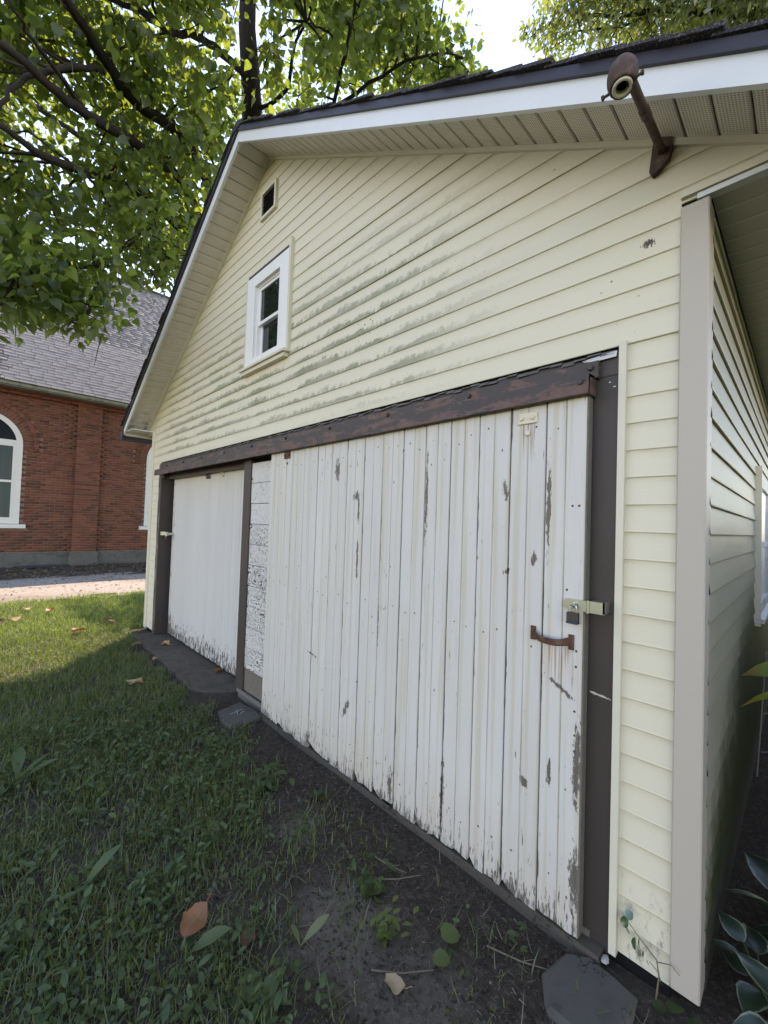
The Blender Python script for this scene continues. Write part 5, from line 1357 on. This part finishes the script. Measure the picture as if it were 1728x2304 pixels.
# chips, twiglets and crumbs on the soil
P = sow(4200, -3.2, 0.4, -1.1, -0.09, lambda X, Y: np.clip(1.0 - 1.4 * density(X, Y), 0, 1) * np.clip(1.15 - np.abs(Y + 0.25) / .8, 0.1, 1))
stick_t = (ub * np.array([1, 1, 1]), uf, {})
CHIP = G("wood_chips"); CHIPM = CHIP.fin(CHIP.ramp(CHIP.attr('var'), [(0, (0.035, 0.025, 0.018)), (.7, (0.09, 0.07, 0.05)), (.93, (0.10, 0.08, 0.06)), (1, (0.24, 0.20, 0.15))]), 0.9, 0.1)
n = len(P); P[:, 2] += 0.004
o = scatter("leaf_litter", stick_t, P, rots(RNG.uniform(0, 6.28, n), RNG.normal(0, .25, n), RNG.uniform(0, 6.28, n)), np.stack([RNG.uniform(.003, .022, n), RNG.uniform(.0012, .004, n), RNG.uniform(.001, .004, n)], 1), CHIPM, smooth=False); tag(o, "wood chips and dry bits on the soil by the door", kind='stuff')
DEADM = m_leaf("dead_leaf_litter", (0.05, 0.035, 0.022), (0.16, 0.115, 0.07), (0.12, 0.07, 0.03), 0.2, 0.03, 0.6)
X = RNG.uniform(-14.8, -12.2, 2600); Y = RNG.uniform(-4, 6, 2600)
Pd = np.stack([X, Y, np.full(2600, -0.025) + RNG.uniform(0, .03, 2600)], 1)
o = scatter("leaf_litter", oval_t, Pd, rots(RNG.uniform(0, 6.28, 2600), RNG.normal(0, .4, 2600), RNG.normal(0, .6, 2600)), RNG.uniform(.04, .11, 2600), DEADM); tag(o, "dead leaves heaped along the church foundation", kind='stuff')
X = RNG.uniform(-12.3, -9.1, 500); Y = RNG.uniform(-4, 4, 500)
o = scatter("leaf_litter", oval_t, np.stack([X, Y, np.full(500, -0.032)], 1), rots(RNG.uniform(0, 6.28, 500), RNG.normal(0, .2, 500), RNG.normal(0, .3, 500)), RNG.uniform(.03, .08, 500), DEADM); tag(o, "scattered dry leaves on the gravel driveway", kind='stuff')

# crumbs of earth and straw on the bare soil
oct_t = (np.array([(1, 0, 0), (-1, 0, 0), (0, 1, 0), (0, -1, 0), (0, 0, .7), (0, 0, -.7), (.6, .6, .3), (-.6, -.5, .35)]) * 0.5, [np.array([(0, 6, 4), (6, 2, 4), (2, 1, 4), (1, 7, 4), (7, 3, 4), (3, 0, 4), (0, 2, 6), (1, 3, 7), (2, 0, 5), (1, 2, 5), (3, 1, 5), (0, 3, 5)])], {})
CRM = G("soil_crumb"); CRMM = CRM.fin(CRM.ramp(CRM.attr('var'), [(0, (0.030, 0.023, 0.018)), (.75, (0.085, 0.067, 0.052)), (.95, (0.13, 0.11, 0.088)), (1, (0.24, 0.22, 0.19))]), 0.95, 0.05)
P = sow(9000, -3.0, 0.35, -1.7, -0.085, lambda X, Y: np.clip(1.05 - 1.1 * density(X, Y), 0, 1)); n = len(P)
sz = 0.0025 + 0.011 * RNG.random(n) ** 4
o = scatter("gravel", oct_t, P + np.array([0, 0, .001]), rots(RNG.uniform(0, 6.28, n), RNG.normal(0, .5, n), RNG.uniform(0, 6.28, n)), np.stack([sz * RNG.uniform(.7, 1.5, n), sz, sz * .8], 1), CRMM, smooth=False); tag(o, "crumbs of earth and tiny stones on the bare soil", kind='stuff')
STRW = m_leaf("dry_straw", (0.10, 0.085, 0.05), (0.24, 0.20, 0.125), (.1, .08, .03), .2, .02, .6, vein=False)
P = sow(1700, -3.4, 0.3, -2.0, -0.1, lambda X, Y: np.clip(0.25 + density(X, Y), 0, .8)); n = len(P); P[:, 2] += RNG.uniform(.002, .03, n)
o = scatter("dry_grass", blade_t, P, rots(RNG.uniform(0, 6.28, n), np.zeros(n), 1.45 + RNG.normal(0, .2, n)), np.stack([np.full(n, .0032), RNG.uniform(.03, .09, n), RNG.uniform(.03, .09, n)], 1), STRW); tag(o, "dry straw coloured grass stems matted among the weeds", kind='stuff')

# individual dead leaves
def curl_leaf(L, Wd, curl, seed, m, name, loc, yaw_, label, cat="dead leaf", group="dead leaves fallen on the lawn", tilt_=0.15):
    r = np.random.default_rng(seed); nx, ny = 9, 7; V_ = []; E_ = []; A_ = []
    for i in range(nx):
        t = i / (nx - 1); w = Wd * (math.sin(math.pi * min(1, t * 0.93 + 0.07)) ** 0.7) * 0.5 + 0.001
        for j in range(ny):
            s = (j / (ny - 1)) * 2 - 1
            jag = 1 + 0.10 * r.normal() * (abs(s) > .9)
            V_.append((t * L - L / 2, s * w * jag, curl * L * (s * s) * (0.6 + 0.5 * math.sin(t * 5 + seed)) + 0.05 * L * math.sin(t * 7 + s * 2 + seed) + r.normal(0, .006 * L))); E_.append(abs(s)); A_.append(t)
    F_ = np.array([(i * ny + j, (i + 1) * ny + j, (i + 1) * ny + j + 1, i * ny + j + 1) for i in range(nx - 1) for j in range(ny - 1)])
    V_ = np.array(V_); V_[:, 2] -= V_[:, 2].min()
    me = fast_mesh(name, V_, [F_], m, {'var': np.full(len(V_), r.random()), 'edge': np.array(E_), 'along': np.array(A_)}, True)
    o = link(bpy.data.objects.new(name, me)); o.location = loc; o.rotation_euler = (tilt_, -tilt_ * .6, yaw_)
    tag(o, label, cat, group)
    m_ = MB(); m_.tube([(L * .48, 0, .004), (L * .62, .006, .008), (L * .78, .012, .006)], 0.0014, 5); st = m_.build("stem", m); st.parent = o
    return o
D1 = m_leaf("orange_dead_leaf", (0.22, 0.085, 0.03), (0.36, 0.16, 0.065), (0.3, 0.12, 0.03), 0.2, 0.04, 0.5)
D2 = m_leaf("brown_dead_leaf", (0.11, 0.065, 0.03), (0.20, 0.12, 0.06), (0.2, 0.1, 0.03), 0.2, 0.03, 0.6)
D3 = m_leaf("tan_dead_leaf", (0.34, 0.24, 0.13), (0.45, 0.33, 0.19), (0.3, 0.2, 0.08), 0.2, 0.03, 0.6)
def gl(x, y, h=0.02): return (x, y, float(gz(np.array(x), np.array(y))) + h)
curl_leaf(0.115, 0.085, 0.16, 1, D1, "fallen_leaf", gl(-1.30, -1.085, .055), 1.9, "large crumpled orange dead leaf leaning on a long green leaf", tilt_=0.5)
curl_leaf(0.085, 0.045, 0.35, 2, D2, "fallen_leaf", gl(-1.13, -0.955, .015), 2.4, "narrow brown dead leaf on bare soil right of the orange one")
curl_leaf(0.16, 0.07, 0.25, 3, D3, "fallen_leaf", gl(-3.95, -0.65, .05), 0.7, "tan curled leaf lying in the grass below the apron corner")
curl_leaf(0.15, 0.07, 0.3, 4, D3, "fallen_leaf", (-5.03, -0.06, -0.012), 0.3, "tan dry leaf lying on the concrete apron by the left jamb")
curl_leaf(0.10, 0.07, 0.2, 5, D2, "fallen_leaf", gl(-5.20, -0.33, .04), 1.1, "small brownish leaf at the far edge of the apron")
curl_leaf(0.07, 0.05, 0.3, 6, D3, "fallen_leaf", gl(-4.58, -0.30, .04), 2.2, "tiny pale leaf at the middle of the apron edge")
curl_leaf(0.10, 0.07, 0.3, 7, D1, "fallen_leaf", (-3.80, 0.06, -0.012), 2.0, "rusty red leaf against the foot of the left door")
curl_leaf(0.075, 0.045, 0.25, 8, D3, "fallen_leaf", gl(-0.655, -0.655, .01), 0.4, "small pale leaf on the soil near the paving slab")
for i, (x, y, mt, lab) in enumerate([(-7.75, -0.86, D1, "orange dead leaf in the middle of the sunlit grass"), (-7.35, -1.28, D3, "pale dead leaf at the near edge of the sunlit grass"), (-7.20, -1.47, D2, "brown leaf in sunlit grass at the left edge of the photo"),
                                     (-6.55, -0.35, D2, "brown leaf in the dark grass left of the garage corner"), (-6.2, -0.75, D1, "rust brown leaf in shaded grass left of the apron"), (-8.1, -1.1, D3, "yellowish dry leaf in sunlit grass near the driveway")]):
    curl_leaf(0.16, 0.11, 0.2, 20 + i, mt, "fallen_leaf", gl(x, y, .075), i * 1.3, lab)

# distinct weeds
def plant(name, loc, label, cat, leaves, m, templ, group=None, stemm=None, part="leaf"):
    e = empty(name, loc, label, cat, group)
    tv_, tf_, ta2 = templ
    me = fast_mesh(part, tv_, tf_, m, {'var': np.full(len(tv_), RNG.random()), **ta2}, True)
    for (dx, dy, dz, yw, tl, rl, L) in leaves:
        o = bpy.data.objects.new(part, me); COL.objects.link(o); o.parent = e
        o.location = (dx, dy, dz); o.rotation_euler = Matrix(rots(np.array(yw), np.array(tl), np.array(rl)).tolist()).to_euler(); o.scale = (L, L, L)
    return e
def rosette(n, L0, L1, up=0.5, wide=0.0):
    return [(RNG.normal(0, .006), RNG.normal(0, .006), 0.003, i * 6.28 / n + RNG.normal(0, .2), up + RNG.normal(0, .18), RNG.normal(0, .25), RNG.uniform(L0, L1)) for i in range(n)]
GL = "broadleaf weeds rooted in the lawn"
plant("broadleaf_weed", gl(-1.235, -1.135, 0), "single long green leaf standing beside the orange dead leaf", "weed", [(0, 0, 0, 0.5, 0.95, 0.5, .19), (0.01, -.015, 0, 2.4, 0.5, 0, .08)], WED2, lance_t, GL)
plant("broadleaf_weed", gl(-1.78, -1.37, 0), "tall upright dock leaf at left above the grass", "weed", [(0, 0, 0, 1.2, 1.15, 0.4, .20), (0, .01, 0, 3.4, .5, 0, .13), (0, -.01, 0, 5.0, .45, 0, .12)], WED2, lance_t, GL)
plant("broadleaf_weed", gl(-2.86, -1.50, 0), "spreading rosette of long leaves at the left edge", "weed", rosette(9, .16, .24, .55), WED2, lance_t, GL)
plant("broadleaf_weed", gl(-1.90, -0.44, 0), "bushy weed with pointed leaves where grass meets bare soil", "weed", rosette(8, .06, .09, .5) + [(RNG.normal(0, .05), RNG.normal(0, .05), RNG.uniform(.03, .1), RNG.uniform(0, 6.28), .1, 0, .07) for _ in range(14)], WED2, oval_t, GL)
plant("broadleaf_weed", gl(-1.62, -0.29, 0), "small weed growing alone on the bare soil by the door", "weed", rosette(8, .05, .08, .6), WED, oval_t, GL)
plant("broadleaf_weed", gl(-0.98, -0.47, 0), "low dark clump of rounded leaves on the soil, farther one", "weed", rosette(9, .05, .08, .4), WED, round_t, GL)
plant("broadleaf_weed", gl(-0.80, -0.56, 0), "yellow green feathery weed on the bare soil", "weed", rosette(8, .04, .06, .7) + [(RNG.normal(0, .035), RNG.normal(0, .035), RNG.uniform(.02, .09), RNG.uniform(0, 6.28), .2, 0, .04) for _ in range(22)], m_leaf("yellow_green_weed", (0.07, .11, .02), (.12, .16, .035), (.2, .28, .05), .4, .05), oval_t, GL)
plant("broadleaf_weed", gl(-0.635, -0.43, 0), "two round violet leaves low on the soil before the door", "weed", [(0, 0, .04, 1.0, .1, .1, .075), (.06, -.03, .03, 4.2, .1, 0, .065), (.0, .04, .02, 2.6, .2, 0, .05)], WED, round_t, GL)
plant("broadleaf_weed", gl(-0.99, -0.815, 0), "pale yellowing upright leaf on the bare soil", "weed", [(0, 0, 0, 1.0, 1.0, .4, .13), (0, 0, 0, 3.0, .6, 0, .08)], m_leaf("yellowing_leaf", (.10, .12, .025), (.16, .16, .04), (.25, .28, .05), .4, .05), lance_t, GL)
plant("broadleaf_weed", gl(-2.62, -0.52, 0), "leafy weed patch beside the square paver", "weed", rosette(7, .06, .09, .5) + [(RNG.normal(0, .06), RNG.normal(0, .05), RNG.uniform(.03, .08), RNG.uniform(0, 6.28), .1, 0, .06) for _ in range(12)], WED2, oval_t, GL)
plant("broadleaf_weed", gl(-0.92, -1.02, 0), "plantain rosette with broad leaves at the bottom edge", "weed", rosette(7, .09, .13, .45), WED, oval_t, GL)
plant("broadleaf_weed", gl(-1.62, -1.22, 0), "low plantain with narrow leaves in the grass", "weed", rosette(7, .08, .12, .35), WED, lance_t, GL)
plant("broadleaf_weed", gl(-3.48, -0.93, 0), "pale green weed leaf in the middle of the lawn", "weed", rosette(5, .10, .15, .6), WED2, lance_t, GL)

# paver stone, slab, small bits
PAV = m_concrete("grey_paver", (0.060, 0.054, 0.045), (0.125, 0.115, 0.098))
def stone(name, ring, z0, z1, m, label, cat):
    m_ = MB(); slab(m_, ring, z0, z1, 0.007, 0.018); return tag(m_.build(name, m), label, cat)
pv = stone("paver", [(-2.97, -0.30), (-3.01, -0.10), (-2.76, -0.045), (-2.67, -0.085), (-2.66, -0.325), (-2.80, -0.35)], -0.10, -0.012, PAV, "square grey paver sunk in the soil at the big door's left foot", "paver")
m_ = MB()
for a, b in (((-2.86, -.14), (-2.84, -.25)), ((-2.82, -.15), (-2.79, -.20)), ((-2.88, -.18), (-2.80, -.21))):
    a, b = np.array(a), np.array(b); d = (b - a) / np.linalg.norm(b - a); nrm = np.array([-d[1], d[0]]) * .003
    m_.add([(*(a + nrm), -.0115), (*(a - nrm), -.0115), (*(b - nrm), -.0115), (*(b + nrm), -.0115), (*(a + nrm), -.009), (*(a - nrm), -.009), (*(b - nrm), -.009), (*(b + nrm), -.009)], [(4, 5, 6, 7), (0, 4, 7, 3), (1, 2, 6, 5), (0, 1, 5, 4), (2, 3, 7, 6)])
m_.build("scratch_mark", m_flat("pale_scratch", (0.30, 0.29, 0.26), .8)).parent = pv
stone("paving_slab", [(-0.305, -0.115), (-0.225, -0.068), (-0.075, -0.085), (-0.06, -0.19), (-0.10, -0.34), (-0.27, -0.36), (-0.325, -0.24)], -0.10, -0.028, PAV, "flat grey paving slab at the foot of the right jamb", "paving slab")
def pebble(loc, s, m, label, cat="pebble"):
    r = np.random.default_rng(int(abs(loc[0]) * 1000)); m_ = MB()
    m_.lathe([(0.0, -.4), (.6, -.3), (1.0, 0.05), (.75, .45), (0.0, .6)], (0, 0, 0), (0.2, .1, 1), 9); me = m_.mesh("pebble", True)
    for v in me.vertices: v.co *= 1 + r.normal(0, .08)
    me.materials.append(m); o = link(bpy.data.objects.new("pebble", me)); o.location = loc; o.scale = s; return tag(o, label, cat)
PALE = m_flat("pale_stone", (0.38, 0.36, 0.32), .8, var=.35, sc=60)
pebble((-0.185, -0.052, -0.022), (.012, .024, .013), PALE, "whitish stone chip at the foot of the cream trim strip", "stone chip")
pebble(gl(-0.60, -0.92, .01), (.022, .014, .010), PALE, "pale flat chip of stone lying in the dark weeds", "stone chip")
m_ = MB(); m_.add([(0, 0, 0), (.035, .006, .002), (.036, .013, .006), (.001, .009, .007), (0, 0, .002), (.035, .006, .004), (.036, .013, .008), (.001, .009, .009)], [(3, 2, 1, 0), (4, 5, 6, 7), (0, 1, 5, 4), (1, 2, 6, 5), (2, 3, 7, 6), (3, 0, 4, 7)])
o = m_.build("plastic_scrap", m_flat("bluish_white_plastic", (0.55, .58, .78), .3)); o.location = gl(-1.245, -0.845, .012); o.rotation_euler = (0, .1, -.6); tag(o, "tiny bluish white plastic scrap on the bare soil", "litter")
TW = m_flat("dry_twig", (0.16, 0.125, 0.085), .8, var=.3, sc=40)
for i, (a, b, lab) in enumerate([((-1.09, -.34), (-.93, -.30), "pale twig on dark soil near the big door's middle"), ((-1.0, -.42), (-.88, -.26), "thin twig crossing the soil below the pale one"), ((-.52, -.30), (-.30, -.20), "bent twig lying beside the paving slab"), ((-.75, -.68), (-.60, -.52), "short dry stalk on the soil near the round leaves"), ((-4.35, -.06), (-4.1, -.12), "curved twig lying on the concrete apron"), ((-5.75, -.20), (-5.55, -.12), "weathered stick at the foot of the left jamb")]):
    z = gl(*a, .008)[2] if i < 4 or i == 5 else -.012
    m_ = MB(); mid = ((a[0] + b[0]) / 2 + .01, (a[1] + b[1]) / 2 - .012, z + .006); m_.tube([(*a, z), mid, (*b, z + .002)], [.003, .0026, .0015], 6); m_.tube([mid, (mid[0] + .03, mid[1] + .035, z + .012)], [.0018, .001], 5)
    tag(m_.build("fallen_twig", TW), lab, "twig", "fallen twigs on the ground")

# vine sprig at the strip's foot
vine = empty("vine_sprig", (-0.02, -0.05, -0.05), "little leafy vine sprig climbing the foot of the cream siding strip", "vine")
m_ = MB(); m_.tube([(-.03, -.045, -.05), (-.022, -.042, .04), (-.03, -.04, .085), (-.075, -.038, .115), (-.115, -.035, .145)], [.003, .0025, .002, .0016, .001], 6); m_.tube([(-.028, -.04, .08), (.01, -.04, .10), (.035, -.042, .085)], [.002, .0015, .001], 5); m_.tube([(-.024, -.042, .05), (-.05, -.045, .07)], [.0015, .001], 5); m_.build("stem", TW, vine)
me = fast_mesh("leaf", *round_t[:2], m_leaf("vine_leaf", (.03, .075, .025), (.05, .11, .04), (.1, .22, .05), .35, .1, .3), {'var': np.full(len(round_t[0]), .5), **round_t[2]}, True)
for x, y, z, yw, tl, rl, L in [(-.125, -.042, .165, 1.9, .7, .9, .030), (-.14, -.045, .135, 2.9, .2, 1.2, .034), (-.12, -.045, .125, 5.0, -.5, 1.0, .026), (-.105, -.045, .095, 3.6, -.6, 1.1, .034), (-.085, -.044, .105, 4.6, -.8, 1.1, .032), (-.072, -.044, .075, 4.4, -.9, 1.2, .028), (-.058, -.043, .07, 5.2, -.9, 1.1, .024), (-.02, -.045, .03, 4.4, -.7, 1.0, .02)]:
    o = bpy.data.objects.new("leaf", me); link(o, vine); o.location = (x, y, z); o.rotation_euler = (rl, -tl, yw * .3); o.scale = (L,) * 3

# hostas by the corner
HOS = m_leaf("hosta_leaf", (0.016, 0.034, 0.014), (0.032, 0.056, 0.024), (0.08, 0.14, 0.05), 0.25, 0.08, 0.35, edge=(0.24, 0.26, 0.17), obj=True)
host_t = leaf_template([(0.0, 0.03), (0.10, 0.22), (0.28, 0.36), (0.50, 0.37), (0.72, 0.26), (0.90, 0.10), (1.02, 0.005)], 0.35, 0.25)
def hosta(loc, label, n, L0, L1):
    lv = []
    for i in range(n):
        a = i * 2.4 + RNG.normal(0, .2); rr_ = RNG.uniform(.03, .10); u_ = .55 - .5 * i / n
        lv.append((rr_ * math.cos(a), rr_ * math.sin(a), .05 + .12 * (1 - i / n), a, u_, RNG.normal(0, .25), RNG.uniform(L0, L1)))
    e = plant("hosta", loc, label, "hosta", lv, HOS, host_t, "variegated hostas by the corner post")
    m_ = MB()
    for dx, dy, dz, *_ in lv: m_.tube([(0, 0, 0), (dx * .6, dy * .6, dz * .7), (dx, dy, dz)], [.004, .0035, .003], 5, False)
    st = m_.build("leaf_stalk", WED); st.parent = e; return e
hosta((0.235, 0.19, -0.05), "variegated hosta right beside the foot of the taupe post", 12, .08, .13)
hosta((0.33, 0.02, -0.05), "variegated hosta cut by the lower right corner of the photo", 11, .08, .13)
hosta((0.36, 0.52, -0.05), "variegated hosta farther back along the dark side wall", 13, .13, .20)
# round-leaved weed at the post
plant("broadleaf_weed", (0.035, -0.06, -0.045), "round leaved weed growing against the post's foot", "weed", [(0, 0, .05, 4.5, .3, .2, .05), (.03, .01, .03, 5.6, .1, 0, .045), (.045, -.01, .02, .3, .1, 0, .04), (-.03, -.01, .02, 3.6, .1, 0, .04)], WED, round_t, GL)
# yellow-green plant in the side passage; unseen shrub added to shade the wall
YEL = m_leaf("yellow_green_leaf", (0.16, 0.22, 0.03), (0.24, 0.30, 0.05), (0.36, 0.46, 0.06), 0.4, 0.1, 0.3, tip=(0.30, 0.12, 0.03))
lily = empty("broadleaf_plant", (0.50, 1.0, -0.05), "tall plant with yellow green leaves poking in at the right edge", "plant")
m_ = MB(); m_.tube([(.50, 1.0, -.05), (.44, .85, .5), (.34, .72, .90)], [.009, .008, .005], 7); m_.tube([(.46, .9, .35), (.36, .75, .72), (.275, .62, .875)], [.006, .005, .004], 6); m_.build("stem", WED2, lily)
me = fast_mesh("leaf", *host_t[:2], YEL, {'var': np.full(len(host_t[0]), .6), **host_t[2]}, True)
for loc, yw, tl, rl, L in [((.275, .62, .875), 3.5, -.05, .6, .17), ((.30, .68, .965), 3.3, .05, -.3, .17), ((.34, .72, .90), 1.2, .2, 0, .16), ((.42, .8, .6), 5.2, .1, 0, .15)]:
    o = bpy.data.objects.new("leaf", me); link(o, lily); o.location = loc; o.rotation_euler = Matrix(rots(np.array(yw), np.array(tl), np.array(rl)).tolist()).to_euler(); o.scale = (L,) * 3
cage = empty("wire_trellis", (0.30, 1.0, -0.05), "thin grey wire trellis among plants at the right edge", "trellis")
m_ = MB(); m_.tube([(.17, .80, .45), (.195, .85, 1.0)], .0028, 6); m_.tube([(.34, .95, -.05), (.36, 1.0, 1.05)], .0028, 6); WIRE = m_flat("dull_grey_wire", (0.13, 0.14, 0.14), 0.6)
m_.build("post", WIRE, cage)
m_ = MB()
for z in (.55, .72, .89): m_.tube([(.17 + z * .02, .81 + z * .04, z), (.35, .97, z + .03)], .0022, 6)
m_.build("rung", WIRE, cage)
SHR = m_leaf("shade_shrub_leaf", (0.010, 0.020, 0.006), (0.022, 0.036, 0.012), (0.03, 0.05, 0.012), 0.25, 0.03, 0.5)
shrub = empty("shade_shrub", (1.1, 2.4, -0.05), "unseen shrub added right of the garage to shade its side wall", "shrub")
n = 9000; Ps = np.stack([RNG.uniform(0.52, 2.0, n), RNG.uniform(-0.25, 5.6, n), RNG.uniform(.10, 1.75, n)], 1)
Ps = Ps[(Ps[:, 0] > 0.52 + 0.25 * np.abs(np.sin(Ps[:, 1] * 3 + Ps[:, 2] * 2)))]; n = len(Ps)
o = scatter("crown", oval_t, Ps, rots(RNG.uniform(0, 6.28, n), RNG.normal(-.2, .5, n), RNG.normal(0, .5, n)), RNG.uniform(.09, .17, n), SHR, shrub); tag(o, kind='stuff')
m_ = MB()
for k in range(9): m_.tube([(1.1 + RNG.normal(0, .15), 1.0 + k * .5, -.1), (1.1 + RNG.normal(0, .25), 1.0 + k * .5 + RNG.normal(0, .2), 1.0), (1.1 + RNG.normal(0, .35), 1.0 + k * .5 + RNG.normal(0, .3), 1.6)], [.02, .014, .006], 6)
m_.build("stem", BARK, shrub)
# a few dried specks stuck on the siding foot are part of its material
